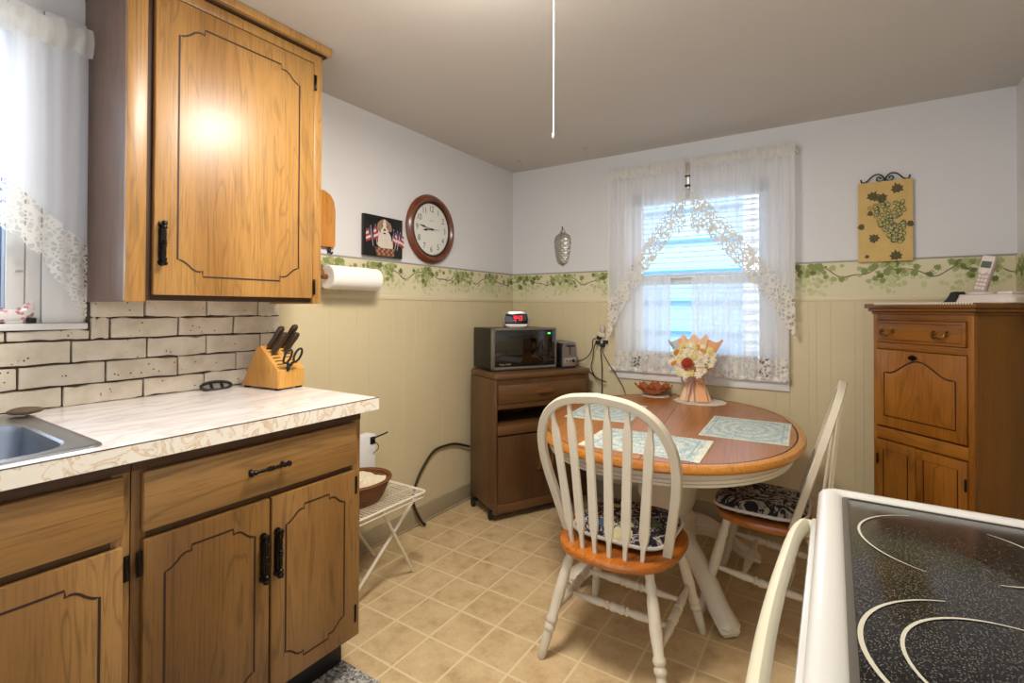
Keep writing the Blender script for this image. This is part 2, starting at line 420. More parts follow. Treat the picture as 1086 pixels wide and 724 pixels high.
# ------------------------------------------------------------------ the room
mb = MB().box(-.12, XR+.12, YF, .12, -.1, 0); build(mb, 'floor', 'floor', kind='structure')
mb = MB().box(-.12, XR+.12, YF, .12, H, H+.1); build(mb, 'ceiling', 'ceil', kind='structure')
WY0, WY1, WZ0, WZ1 = -3.35, -2.735, 1.205, 2.06
mb = MB()
mb.box(-.12, 0, WY1, .12, 0, H); mb.box(-.12, 0, YF, WY0, 0, H)
mb.box(-.12, 0, WY0, WY1, 0, WZ0); mb.box(-.12, 0, WY0, WY1, WZ1, H)
wl = build(mb, 'wall_left', 'paint', kind='structure')
BX0, BX1, BZ0, BZ1 = .93, 1.73, .875, 2.0
mb = MB()
mb.box(0, BX0, 0, .12, 0, H); mb.box(BX1, XR, 0, .12, 0, H); mb.box(BX0, BX1, 0, .12, 0, BZ0); mb.box(BX0, BX1, 0, .12, BZ1, H)
wb = build(mb, 'wall_back', 'paint', kind='structure')
mb = MB().box(XR, XR+.12, YF, .12, 0, H); wr = build(mb, 'wall_right', 'paint', kind='structure')

# panelling strips below the rail
def strips(a, b, mk, cuts):
    m = MB(); xs = [a]+[c for c in cuts if a < c < b]+[b]
    for p, q in zip(xs, xs[1:]): mk(m, p+.00015, q-.00015)
    return m
cuts = [-1.62, -1.46, -1.38, -1.212, -1.13, -1.044, -.949, -.9, -.797, -.62, -.51, -.46, -.31, -.2, -.12]
build(strips(-1.9, -.006, lambda m, p, q: m.box(0, .006, p, q, 0, 1.3, .0008, seg=1), cuts), 'wainscot_panel', 'cream', wl)
cutb = [.12, .2, .33, .43, .48, .6, .7, .86, .95, 1.1, 1.27, 1.42, 1.5, 1.63, 1.76, 1.921, 1.956, 2.021, 2.128, 2.164, 2.3, 2.42, 2.6]
def bpan(m, p, q):
    if q < .83 or p > 1.83: m.box(p, q, -.006, 0, 0, 1.3, .0008, seg=1)
    else: m.box(p, q, -.006, 0, 0, .8, .0008, seg=1)
build(strips(.006, XR-.006, bpan, sorted(cutb+[.83, 1.83])), 'wainscot_panel', 'cream', wb)
build(strips(YF, -.006, lambda m, p, q: m.box(XR-.006, XR, p, q, 0, 1.3, .0008, seg=1), [-4+.17*i for i in range(24)]), 'wainscot_panel', 'cream', wr)

# ---- ivy wallpaper border
MT['bg'] = plain('border cream paper', 'ddd5b4', .7, vary=.12, vs=9)
MT['vine'] = plain('vine brown', '67593a', .7)
for k, c in (('lf1', '6b763c'), ('lf2', '8b9759'), ('lf3', 'b0b67c'), ('gr1', 'cdcf9c'), ('gr2', 'c0c48d')): MT[k] = plain('border '+k, c, .7, vary=.2, vs=60)
Z0, Z1 = 1.3, 1.508
leafshape = [(0, -.5), (.12, -.36), (.38, -.42), (.34, -.2), (.5, -.02), (.3, .06), (.3, .3), (.12, .22), (0, .52), (-.12, .22), (-.3, .3), (-.3, .06), (-.5, -.02), (-.34, -.2), (-.38, -.42), (-.12, -.36)]
def border(name, parent, s0, s1, at, nrm, seed, phase=0.):
    m = MB(); r = random.Random(seed)
    m.poly([at(s0, Z0, .0066), at(s1, Z0, .0066), at(s1, Z1, .0066), at(s0, Z1, .0066)], 0)
    def vz(s): return 1.455+.028*sin(2*PI*(s+phase)/.33)+.008*sin(2*PI*(s+phase)/.13)
    n = max(8, int((s1-s0)/.012))
    m.ribbon([at(s0+(s1-s0)*i/n, vz(s0+(s1-s0)*i/n), .0071) for i in range(n+1)], .005, 1, nrm)
    c = s0-((s0+phase) % .33)-.33
    while c < s1+.3:
        mid = c+.0825
        for g in range(46):                                   # grapes hang under the leaves
            gs, gz = mid+r.gauss(.0, .06), 1.425-abs(r.gauss(0, .034))
            if not (s0+.01 < gs < s1-.01): continue
            rr = r.uniform(.008, .012); d = .0072+g*.00002
            m.poly([at(gs+rr*cos(2*PI*i/9), max(Z0+.03, gz)+rr*sin(2*PI*i/9), d) for i in range(9)], r.choice((5, 5, 6)))
        for g in range(40):
            ls, lz = mid+r.gauss(0, .065), vz(mid)-.018+r.gauss(0, .028)
            sz = r.uniform(.02, .042); a = r.uniform(0, 2*PI); d = .0078+g*.00003
            lz = min(Z1-.02, max(Z0+.05, lz))
            pts = [(ls+sz*(x*cos(a)-y*sin(a)), lz+sz*(x*sin(a)+y*cos(a))) for x, y in leafshape]
            if min(p[0] for p in pts) < s0 or max(p[0] for p in pts) > s1: continue
            m.poly([at(x, min(z, Z1-.003), d) for x, z in pts], r.choice((2, 3, 3, 4, 4)))
        for g in range(3):
            ts = c+.22+r.uniform(-.03, .05); tz = vz(ts)+r.uniform(-.02, .01)
            if s0+.03 < ts < s1-.03: m.ribbon([at(ts+.03*q/5, tz-.012*sin(q*1.1), .0073) for q in range(6)], .0025, 1, nrm)
        c += .33
    return build(m, name, ['bg', 'vine', 'lf1', 'lf2', 'lf3', 'gr1', 'gr2'], parent, smooth=0)
border('wallpaper_border', wl, -1.91, -.007, lambda s, z, d: (d, s, z), (1, 0, 0), 3, .05)
border('wallpaper_border', wb, .007, .86, lambda s, z, d: (s, -d, z), (0, -1, 0), 5, .3)
border('wallpaper_border', wb, 1.84, XR-.007, lambda s, z, d: (s, -d, z), (0, -1, 0), 6, .12)
border('wallpaper_border', wr, -1.2, -.007, lambda s, z, d: (XR-d, s, z), (-1, 0, 0), 8, .2)
# rails and skirting
mb = MB().box(0, .010, -1.9, 0, 1.302, 1.325, .003); build(mb, 'trim_1', 'creamtrim', kind='structure')
mb = MB().box(0, .83, -.010, 0, 1.302, 1.325, .003).box(1.84, XR, -.010, 0, 1.302, 1.325, .003); build(mb, 'trim_2', 'creamtrim', kind='structure')
mb = MB().box(0, .009, -1.9, 0, 1.505, 1.514, .002); build(mb, 'trim_3', 'greytrim', kind='structure')
mb = MB().box(0, .85, -.009, 0, 1.505, 1.514, .002).box(1.84, XR, -.009, 0, 1.505, 1.514, .002); build(mb, 'trim_4', 'greytrim', kind='structure')
mb = MB().box(0, .014, -1.98, 0, 0, .104, .004).box(0, .022, -1.98, 0, 0, .012, .004); build(mb, 'baseboard_left', 'skirt', kind='structure')
mb = MB().box(0, XR, -.014, 0, 0, .104, .004).box(0, XR, -.022, 0, 0, .012, .004); build(mb, 'baseboard_back', 'skirt', kind='structure')
mb = MB().box(XR-.014, XR, YF, 0, 0, .104, .004); build(mb, 'baseboard_right', 'skirt', kind='structure')

# ---- painted brick splashback
mb = MB(); mb.box(0, .010, -3.5, -1.885, .93, 1.205, 0, 1); mb.box(0, .010, -2.545, -1.885, 1.2, 1.5, 0, 1)
zs = [.944, 1.008, 1.079, 1.150, 1.222, 1.296, 1.37, 1.44]
rb = random.Random(4)
for k in range(len(zs)-1):
    y = -1.885-(0 if k % 2 else .0); first = .16 if k % 2 else .075; first = [.11, .19, .09, .2, .1, .15, .1][k]
    a = y; ln = first
    while a > -3.5:
        b = max(a-ln, -3.5); ln = .205+rb.uniform(-.012, .012)
        z1 = zs[k+1]-.0042
        if k == 3 and a > -2.54 > b: b = -2.54
        lim = b if k < 4 else max(b, -2.54)
        if k == 3 and a <= -2.5399: z1 = 1.181
        if a-lim > .015:
            dz = [rb.uniform(-.0025, .0025) for _ in range(4)]
            t = bmesh.new(); bmesh.ops.create_cube(t, size=1, matrix=M.Translation((.013, (a+lim)/2, (zs[k]+.0022+z1)/2)) @ M.Diagonal((.022, a-lim-.0055, z1-zs[k]-.0022, 1)))
            bmesh.ops.subdivide_edges(t, edges=[e for e in t.edges if abs(e.verts[0].co.y-e.verts[1].co.y) > .01], cuts=5)
            for vv in t.verts: vv.co.z += rb.uniform(-.0028, .0028); vv.co.y += rb.uniform(-.0012, .0012); vv.co.x += rb.uniform(-.001, .001)
            bmesh.ops.bevel(t, geom=[e for e in t.edges if e.calc_face_angle(0) > .5], offset=.003, segments=2, profile=.6, affect='EDGES')
            mb._take(t, None, 0)
        a = b
build(mb, 'brick_backsplash', ['brick', 'mortar'], wl, smooth=50)

# ---- back window
w1 = build(MB().box(BX0, BX0+.055, .02, .08, BZ0, BZ1, .003).box(BX1-.055, BX1, .02, .08, BZ0, BZ1, .003).box(BX0, BX1, .02, .08, BZ1-.07, BZ1, .003).box(BX0, BX1, .02, .08, BZ0, BZ0+.1, .003)
           .box(BX0+.05, BX1-.05, .015, .085, 1.41, 1.465, .003), 'window_1', 'white', kind='structure')
build(MB().box(BX0-.10, BX0, -.018, 0, BZ0, BZ1+.1, .003).box(BX1, BX1+.10, -.018, 0, BZ0, BZ1+.1, .003).box(BX0, BX1, -.018, 0, BZ1, BZ1+.1, .003), 'casing', 'white', w1)
build(MB().box(BX0-.14, BX1+.10, -.045, .02, .852, .878, .004), 'sill', 'white', w1)
build(MB().box(BX0-.10, BX1+.10, -.02, 0, .803, .852, .003), 'apron', 'white', w1)
t = NT('window glass'); t.t.nodes.remove(t.b); g = t.n('BsdfGlass', IOR=1.02, Roughness=0.); tp = t.n('BsdfTransparent'); mx = t.n('MixShader', Fac=.12)
t.t.links.new(tp.outputs[0], mx.inputs[1]); t.t.links.new(g.outputs[0], mx.inputs[2]); t.t.links.new(mx.outputs[0], t.out.inputs['Surface']); MT['pane'] = t.m
build(MB().box(BX0+.05, BX1-.05, .055, .058, 1.46, BZ1-.07), 'pane', 'pane', w1)
build(MB().box(BX0+.05, BX1-.05, .045, .048, BZ0+.1, 1.415), 'pane', 'pane', w1)

bl = thing('window_blind', 'white slatted mini blind hanging open in the window behind the curtains', 'blind', (1.33, .012, BZ0))
build(MB().box(BX0+.06, BX1-.06, -.004, .022, BZ1-.075, BZ1-.05, .003), 'headrail', 'white', bl, True)
m = MB(); z = 1.0
while z < 1.92:
    m.box(BX0+.062, BX1-.062, -.004, .014, z, z+.0012, 0, 0, M.Translation((0, .006, z)) @ M.Rotation(-.16, 4, 'X') @ M.Translation((0, -.006, -z))); z += .032
build(m, 'slat', 'white', bl, True, 0)
build(MB().box(BX0+.062, BX1-.062, -.002, .018, .977, .99, .003), 'bottom_rail', 'white', bl, True)

# ---- sink window
w2 = build(MB().box(-.075, -.03, WY1-.03, WY1, WZ0, WZ1, .003).box(-.075, -.03, WY0, WY0+.03, WZ0, WZ1, .003).box(-.075, -.03, WY0, WY1, WZ1-.04, WZ1, .003).box(-.075, -.03, WY0, WY1, WZ0, WZ0+.04, .003), 'window_2', 'skylit_sash', kind='structure')
build(MB().box(0, .016, WY1, -2.695, WZ0, WZ1+.1, .003).box(0, .012, -2.692, -2.658, WZ0, WZ1+.1, .002).box(0, .018, -2.655, -2.555, WZ0, WZ1+.1, .003), 'casing', 'white', w2)
build(MB().box(0, .010, WY1, -2.555, WZ0, WZ1+.1), 'casing_gap', 'greytrim', w2)
build(MB().box(-.08, .04, -3.45, -2.55, 1.185, 1.205, .004), 'sill', 'white', w2)
build(MB().box(-.06, -.057, WY0+.03, WY1-.03, WZ0+.04, WZ1-.04), 'pane', 'pane', w2)
build(MB().box(.012, .024, -2.69, -2.668, 1.206, 1.222, .002), 'catch', 'black', w2)
build(MB().tube([(.016, -2.712, 1.36), (.026, -2.712, 1.36), (.026, -2.70, 1.36)], .003, 6), 'cord_hook', 'silver', w2)

# ------------------------------------------------------------------ neighbour outside
nb = thing('neighbour_house', 'pale blue clapboard house with white corner seen outside the window', 'house', (1., 1.7, -1.))
def clap(m, x0, x1, y, z0, z1, st, mi=0, lip=.02, line=None):
    z = z0
    while z < z1:
        m.poly([(x0, y-lip, z), (x1, y-lip, z), (x1, y, z+st), (x0, y, z+st)], mi)
        m.poly([(x0, y, z), (x1, y, z), (x1, y-lip, z), (x0, y-lip, z)], mi)
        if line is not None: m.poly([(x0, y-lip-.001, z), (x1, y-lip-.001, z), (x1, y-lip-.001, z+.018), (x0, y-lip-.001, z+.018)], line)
        z += st
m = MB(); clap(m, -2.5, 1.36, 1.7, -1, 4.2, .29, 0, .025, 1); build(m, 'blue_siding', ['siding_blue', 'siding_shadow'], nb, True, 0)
m = MB(); clap(m, 1.36, 1.72, 1.69, -1, 4.2, .09, 0, .03); build(m, 'white_siding', 'siding_white', nb, True, 0)
m = MB(); clap(m, 1.72, 4.5, 1.72, -1, 4.2, .2, 0, .02); build(m, 'pale_siding', 'siding_white', nb, True, 0)

# ------------------------------------------------------------------ oak kitchen cabinets (fronts written facing -Y, x = room y)
def groove_path(x0, x1, z0, z1, y, cw, ch):
    q = [(0, 1), (.10, .97), (.24, .86), (.4, .66), (.52, .46), (.66, .33), (.8, .30), (.9, .36), (.92, 0)]
    pts = []
    def corner(cx, cz, sx, sz, rev):
        a = [(cx-sx*u*cw, y, cz-sz*v*ch) for u, v in q]; pts.extend(a[::-1] if rev else a)
    corner(x1, z1, 1, 1, False); corner(x0, z1, -1, 1, True); corner(x0, z0, -1, -1, False); corner(x1, z0, 1, -1, True)
    return pts
def oak_door(parent, x0, x1, z0, z1, y, th, mat, ins=(.045, .05), cw=.06, ch=.04, gw=.0055):
    m = MB().box(x0, x1, y, y+th, z0, z1, .004)
    m.ribbon(groove_path(x0+ins[0], x1-ins[0], z0+ins[1], z1-ins[1], y-.0006, cw, ch), gw, 1, (0, -1, 0), True)
    m.ribbon([(x0+.001, y+.0042, z0+.001), (x1-.001, y+.0042, z0+.001), (x1-.001, y+.0042, z1-.001), (x0+.001, y+.0042, z1-.001)], .001, 1, (0, -1, 0), True)
    return m
def antique_pull(name, parent, x, y, z, L=.125, horiz=False):
    """black backplate with scrolled ends and a beaded bar on two posts, standing on the front at y"""
    m = MB(); F = M.Translation((x, y, z)) @ (M.Rotation(PI/2, 4, 'Y') if horiz else M.Identity(4))
    h = L/2
    if not horiz:
        pl = [(.0, h), (.007, h-.002), (.011, h-.010), (.007, h-.020), (.009, h-.028), (.0085, 0)]
        out = pl+[(a, -b) for a, b in pl[::-1][1:]]; out = out+[(-a, b) for a, b in out[::-1][1:-1]]
        m.prism(out, -.0, .004, F @ M.Rotation(PI/2, 4, 'X'), 0, .001)
    k = h-.016
    for s in (-1, 1):
        m.rod(F @ V((0, 0, s*k)), F @ V((0, -.020, s*k)), [(0, .007), (.3, .004), (.8, .0045), (1, .006)], 8)
    prof = [(0, .002), (.02, .0085), (.07, .0095), (.10, .006), (.14, .0075), (.17, .0075), (.19, .0045), (.3, .0055), (.42, .005), (.44, .0075), (.47, .005), (.5, .008), (.53, .005), (.56, .0075), (.58, .005), (.7, .0055), (.81, .0045), (.83, .0075), (.86, .0075), (.9, .005), (.93, .0085), (.98, .0075), (1, .002)]
    m.rod(F @ V((0, -.021, -h)), F @ V((0, -.021, h)), prof, 10)
    m.bm.transform(WALL_L)
    return build(m, name, 'bronze', parent, True)
def cab_part(m, name, mats, parent, **k):
    m.bm.transform(WALL_L); return build(m, name, mats, parent, True, **k)
def hinge(parent, x, y, z):
    m = MB().box(x-.006, x+.006, y-.004, y, z-.03, z+.03, .002).rod((x, y-.004, z-.026), (x, y-.004, z+.026), [(0, .002), (.05, .0035), (.95, .0035), (1, .002)], 8)
    return cab_part(m, 'hinge', 'bronze', parent)

# upper cabinet
uc = thing('wall_cabinet', 'tall golden oak wall cabinet with one grooved door above the knife block', 'cabinet', (0, -2.235, 1.271), PI/2)
m = MB().box(-2.556, -2.538, -.325, -.002, 1.271, 2.27, .001)
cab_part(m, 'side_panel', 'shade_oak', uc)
m = MB().box(-1.932, -1.914, -.325, -.002, 1.271, 2.27, .001).box(-2.54, -1.93, -.32, -.002, 1.285, 1.30).box(-2.54, -1.93, -.02, -.002, 1.285, 2.27).box(-2.54, -1.93, -.32, -.002, 2.24, 2.27)
cab_part(m, 'carcass', 'gold_oak', uc)
for x0, x1 in ((-2.556, -2.506), (-1.95, -1.914)): cab_part(MB().box(x0, x1, -.34, -.322, 1.271, 2.27, .002), 'face_stile', 'gold_oak', uc)
m = MB().box(-2.508, -1.95, -.327, -.31, 1.275, 2.27)
cab_part(m, 'reveal_panel', 'gap', uc)
cab_part(MB().box(-2.506, -1.95, -.339, -.327, 2.208, 2.2425, .001), 'top_rail', 'gold_oak', uc)
d = cab_part(oak_door(uc, -2.488, -1.953, 1.292, 2.203, -.345, .02, 'gold_oak', (.063, .06), .08, .05), 'door', ['gold_oak', 'groove'], uc)
antique_pull('handle', d, -2.469, -.345, 1.446, .135)
for z in (2.13, 1.335): hinge(d, -1.949, -.345, z)
m = MB().box(-2.556, -1.888, -.37, 0, 2.249, 2.279, .005); cab_part(m, 'crown_moulding', 'gold_oak', uc)
m = MB().box(-2.556, -1.902, -.352, 0, 2.2425, 2.2495); cab_part(m, 'painted_crown_shadow', 'groove', uc)  # dark strip painting the shadow line under the crown

# base cabinets
def base_cab(name, label, a, b, doors, drawers, end=False):
    o = thing(name, label, 'cabinet', (.33, (a+b)/2, 0), PI/2)
    m = MB().box(a, a+.016, -.645, -.03, .135, .903).box(b-.016, b, -.645, -.03, .135, .903).box(a+.016, b-.016, -.64, -.03, .135, .15).box(a+.016, b-.016, -.045, -.03, .15, .903)
    cab_part(m, 'carcass', 'oak_v', o)
    for x0, x1 in ((a, a+.03), (b-.036, b)): cab_part(MB().box(x0, x1, -.66, -.64, .135, .903, .001), 'face_stile', 'oak_v', o)
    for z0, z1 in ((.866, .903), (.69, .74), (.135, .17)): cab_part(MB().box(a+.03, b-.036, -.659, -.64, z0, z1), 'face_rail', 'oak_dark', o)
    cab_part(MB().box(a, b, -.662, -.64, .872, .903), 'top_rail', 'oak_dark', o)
    m = MB().box(a, b-(.005 if end else 0), -.575, -.05, 0, .135); cab_part(m, 'toe_kick', 'black', o)
    for x0, x1, hs, hg in doors:
        d = cab_part(oak_door(o, x0, x1, .150, .708, -.678, .018, 'oak_v', (.044, .05), .065, .042), 'door', ['oak_v', 'groove'], o)
        if hs is not None: antique_pull('handle', d, hs, -.678, .548, .14)
        for z in (.655, .222): hinge(d, hg, -.672, z)
    for x0, x1, hs in drawers:
        m = MB().box(x0, x1, -.678, -.66, .727, .868, .004)
        d = cab_part(m, 'drawer', 'oak_h', o)
        if hs is not None: antique_pull('handle', d, hs, -.678, .80, .125, True)
    return o
base_cab('base_cabinet', 'oak base cabinet with one long drawer above two grooved doors', -2.65, -1.985, [(-2.63, -2.32, -2.341, -2.638), (-2.314, -2.018, -2.299, -2.013)], [(-2.631, -2.013, -2.331)], True)
base_cab('sink_cabinet', 'oak sink cabinet with false drawer front below the steel sink', -3.45, -2.652, [(-3.0, -2.669, None, -2.663), (-3.33, -3.006, None, -3.336)], [(-3.33, -2.669, None)])

# countertop with hole for the sink
m = MB()
m.box(.012, .70, -2.715, -1.945, .904, .944).box(.012, .11, -3.45, -2.715, .904, .944).box(.648, .70, -3.45, -2.715, .904, .944).box(.11, .648, -3.45, -3.3, .904, .944)
ct = build(m, 'countertop', 'marble'); tag(ct, 'white marbled laminate countertop running along the brick backsplash', 'countertop')
build(MB().box(.70, .7045, -3.45, -1.945, .903, .9425).box(.02, .7045, -1.945, -1.9405, .903, .9425), 'edge_band', 'edge', ct)
build(MB().box(.6995, .7048, -3.45, -1.9402, .9425, .944), 'edge_seam', 'micro', ct)

# sink
sk = thing('kitchen_sink', 'stainless steel drop-in sink with rounded basin set into the countertop', 'sink', (.38, -3.0, .944))
m = MB(); A = (.085, .668, -3.32, -2.700)
def rr(g, r, z): return rrect(A[0]+g, A[1]-g, A[2]+g, A[3]-g, r, z)
def bb(g, r, z): return rrect(.215+g, .628-g, -3.27+g, -2.748-g, r, z)
m.rings([rr(0, .03, .9442), rr(.002, .03, .949), rr(.010, .026, .951), rr(.017, .022, .9485), bb(-.012, .085, .948), bb(-.004, .08, .9475)], cap0=False, cap1=False)
build(m, 'rim', 'steel', sk, True)
m = MB().rings([bb(-.004, .08, .9475), bb(.002, .075, .944), bb(.006, .07, .93), bb(.012, .065, .82), bb(.03, .05, .785), bb(.06, .04, .778)], cap0=False)
build(m, 'basin', 'basin', sk, True)
m = MB().lathe([(.0, .781), (.03, .781), (.042, .783), (.045, .779)], 20, M.Translation((.42, -3.0, 0))); build(m, 'drain', 'steel', sk, True)

# stone on sink deck
MT['stone'] = plain('mottled stone', '6d5a45', .8, vary=.5, vs=50, bump=.6, bs=60)
m = MB(); rs = random.Random(2)
def stf(u, v):
    a, b = 2*PI*u, PI*(v-.5); k = 1+.07*sin(3*a+1)+.05*sin(5*a+2*v)
    return (.022*cos(b)*sin(a)*k, .038*cos(b)*cos(a)*k, .011+.011*sin(b))
m.surf(stf, 20, 10, 0, True); o = build(m, 'stone', 'stone', smooth=80); o.location = (.125, -2.716, .9515); o.rotation_euler = (0, 0, -.25)
tag(o, 'brown mottled oblong stone lying at the back corner of the sink', 'stone')
# black piece with three holes, leaning on the bricks
m = MB()
ov = [(.056*cos(2*PI*i/28)*(1 if abs(cos(2*PI*i/28)) < .9 else .97), .021*sin(2*PI*i/28)) for i in range(28)]
F = M.Translation((.066, -2.170, .958)) @ M.Rotation(PI/2, 4, 'Z') @ M.Rotation(math.radians(38), 4, 'X')
m.tube([F @ V((x, y, 0)) for x, y in ov], .0055, 8, 0, True)
for x in (-.02, .018): m.tube([F @ V((x, -.02, 0)), F @ V((x+.006, .02, 0))], .005, 6)
m.prism([(x*.95, y*.95) for x, y in ov], -.006, -.003, F, 1)
o = build(m, 'soap_rest', ['rubber', 'silver']); tag(o, 'small black oval soap rest with three openings leaning against the bricks', 'soap rest'); center(o)

# knife block (side profile in local x,z, extruded along y)
kb = thing('knife_block', 'light wooden slant-faced knife block standing on the counter by the bricks', 'knife block', (.185, -2.015, .944), math.radians(6))
prof = [(-.105, .008), (.105, .008), (.105, .075), (.005, .165), (-.02, .155)]
m = MB().prism(prof, -.06, .06, M.Rotation(PI/2, 4, 'X'), 0, .003)
for sx, sy in ((-1, -1), (-1, 1), (1, -1), (1, 1)): m.box(sx*.09-.01, sx*.09+.01, sy*.045-.01, sy*.045+.01, 0, .009, .002, 1)
nrm = V((.669, 0, .743)); sl = V((.743, 0, -.669)); top = V((.005, 0, .165))
for k in range(6):
    s0 = .018+.017*k
    for yy in (-.028, .028):
        c = top+sl*s0+nrm*.0006+V((0, yy, 0)); q = nrm.to_track_quat('Z', 'Y').to_matrix().to_4x4()
        m.box(-.0022, .0022, -.016, .016, -.001, .0004, 0, 2, M.Translation(c) @ M(((sl.x, 0, nrm.x, 0), (0, 1, 0, 0), (sl.z, 0, nrm.z, 0), (0, 0, 0, 1))))
build(m, 'block', ['block', 'rubber', 'groove'], kb)
KB = TM[kb.name]
BAS = M(((sl.x, 0, nrm.x, 0), (0, 1, 0, 0), (sl.z, 0, nrm.z, 0), (0, 0, 0, 1)))
knabs = [('brown wooden-handled kitchen knife at the top of the block by the wall', .012, .03, .115), ('brown wooden-handled knife at the top of the block on the open side', .014, -.03, .11),
         ('wooden-handled knife in the second slot on the wall side of the block', .040, .028, .10), ('stout wooden-handled knife in the second slot on the open side of the block', .042, -.028, .105)]
for lab, s0, yy, ln in knabs:
    c = KB @ (top+sl*s0+V((0, yy, 0)))
    k = thing('kitchen_knife', lab, 'knife', c, math.radians(6), 'knives in the block')
    TM[k.name] = M.Translation(c) @ M.Rotation(math.radians(6), 4, 'Z')
    m = MB().rings([[BAS @ V(p) for p in rrect(-.009*a, .009*a, -.0125*b, .0125*b, .007, z, 3)] for z, a, b in ((.006, .8, .85), (.012, 1, 1), (ln*.45, .95, .9), (ln*.8, 1.05, 1.05), (ln*.95, 1, 1), (ln, .6, .7))])
    build(m, 'handle', 'knifewood', k)
    m = MB().box(-.0012, .0012, -.011, .011, -.05, .007, 0, 0, BAS); build(m, 'blade', 'steel', k)
c = KB @ (V((.105, -.018, .075)))
sh = thing('scissors', 'black-handled kitchen scissors stuck into the front slot of the knife block', 'scissors', c, math.radians(6))
F = M.Rotation(math.radians(28), 4, 'Y')
for s in (-1, 1):
    lp = [F @ V((.004*s, s*.018+.019*cos(a)*.8+.0, .062+.029*sin(a)+s*.004)) for a in [2*PI*i/18 for i in range(18)]]
    build(MB().tube(lp, .0042, 8, 0, True).tube([F @ V((.002*s, s*.012, .036)), F @ V((0, 0, .012)), F @ V((0, -s*.002, -.004))], [.005, .006, .005], 8), 'handle', 'rubber', sh)
build(MB().box(-.002, .002, -.008, .008, -.045, .004, .0005, 0, F), 'blade', 'steel', sh)

# floral shoe planter on the sill
MT['ceramic'] = None
t = NT('white floral ceramic'); v = t.coord()
vo = t.n('TexVoronoi', Vector=v, Scale=75.); wn = t.n('TexWhiteNoise', noise_dimensions='3D'); t.t.links.new(vo.outputs['Position'], wn.inputs['Vector'])
near = t.math('MULTIPLY', t.math('LESS_THAN', vo.outputs['Distance'], .45), t.math('GREATER_THAN', t.noise(v, 18., 1), .42))
cc = t.ramp(wn.outputs['Value'], [(0, 'd8617c'), (.35, 'e89aa8'), (.6, '6a6f74'), (.8, 'b05068')])
t.p(Base_Color=t.mix(t.math('MULTIPLY', near, .8), 'efe9e6', cc), Roughness=.2, Coat_Weight=.4); MT['ceramic'] = t.m
m = MB(); secs = [(-.075, .006, .014, .010), (-.065, .02, .034, .012), (-.04, .032, .044, .014), (-.01, .036, .046, .02), (.02, .036, .052, .03), (.045, .034, .066, .04), (.062, .026, .088, .06), (.068, .014, .095, .08)]
m.rings([[(wd*cos(a), y, max(0.0, (h-0)*.5+(h*.5)*sin(a))) for a in [2*PI*i/16 for i in range(16)]] for y, wd, h, lo in secs])
sp = build(m, 'shoe_planter', 'ceramic', smooth=60); sp.location = (-.01, -2.735, 1.2052)
tag(sp, 'white ceramic shoe ornament with pink flowers standing on the sink window sill', 'ornament')

# ------------------------------------------------------------------ curtains
# sink window swag
cu = thing('swag_curtain', 'sheer white swag with wide lace edge hanging at the sink window', 'curtain', (.1, -2.95, 1.215))
def zsh(y): return 1.44+max(0., (-2.56-y))*.98
Y0, Y1 = -3.42, -2.562
def fold(y): return .012*sin(y*62)+.006*sin(y*131+1)
def shr(u, v):
    y = Y0+(Y1-Y0)*u; zb = zsh(y) if y > -3.0 else zsh(-3.0); return (.075+fold(y)*(1-.3*v), y, 2.055+(zb-2.055)*v)
build(MB().surf(shr, 120, 14), 'sheer', 'sheer', cu, True, 80)
def lc(u, v):
    y = Y0+(Y1-Y0)*u; zt = zsh(max(y, -3.0)); wdt = (.14+.09*max(0, 1-abs(y+2.57)/.1)) + .012*abs(sin(y*60)); return (.077+fold(y)*.6, y, zt-wdt*v)
build(MB().surf(lc, 140, 8), 'lace_edge', 'lace_big', cu, True, 80)
def hd(u, v):
    y = Y0+(Y1+.004-Y0)*u; return (.08+.016*sin(v*PI)+.006*sin(y*150), y, 2.035+.085*v+.006*sin(y*90)*v)
build(MB().surf(hd, 160, 6), 'heading', 'header', cu, True, 80)
build(MB().tube([(.07, Y0, 2.075), (.07, -2.57, 2.075)], .007, 8), 'rod', 'white', cu, True)

# back window: rod pocket heading and two swags
def back_fold(x, k=70): return .010*sin(x*k)+.006*sin(x*k*2.3+.7)
vl = thing('swag_curtain', 'sheer white swag parted at the middle over the table window, on the copper bowl side', 'curtain', (1.05, -.08, 1.18), 0, 'swags at the table window')
vr = thing('swag_curtain', 'sheer white swag parted at the middle over the table window, on the corner hutch side', 'curtain', (1.6, -.08, 1.2), 0, 'swags at the table window')
def swag(o, xo, xc, zo, zc, lw, low):
    # diagonal from (xc, zc) at the middle down to (xo, zo) at the outer edge
    def zd(x):
        t = (x-xc)/(xo-xc); return zc+(zo-zc)*t**1.12
    def f(u, v):
        x = xc+(xo-xc)*u; return (x, -.085+back_fold(x)*(.5+.5*u), 2.105+(zd(x)-2.105)*v)
    build(MB().surf(f, 90, 16), 'sheer', 'sheer', o, True, 80)
    def g(u, v):
        x = xc+(xo-xc)*u; w_ = lw*(1.25 if u < .1 else 1)+low*max(0, (u-.8)/.2)+.010*abs(sin(x*75))
        return (x-(xo-xc)*.0*v, -.088+back_fold(x)*.5, zd(x)-w_*v)
    build(MB().surf(g, 120, 8), 'lace_edge', 'lace', o, True, 80)
    def h(u, v):
        x = xc+(xo-xc)*u; return (x, -.085-.014*sin(v*PI)+.004*sin(x*160), 2.09+.07*v+.007*sin(x*110)*v)
    build(MB().surf(h, 120, 6), 'heading', 'header', o, True, 80)
swag(vl, .80, 1.292, 1.30, 1.98, .18, .05)
swag(vr, 1.862, 1.318, 1.325, 1.98, .185, .04)
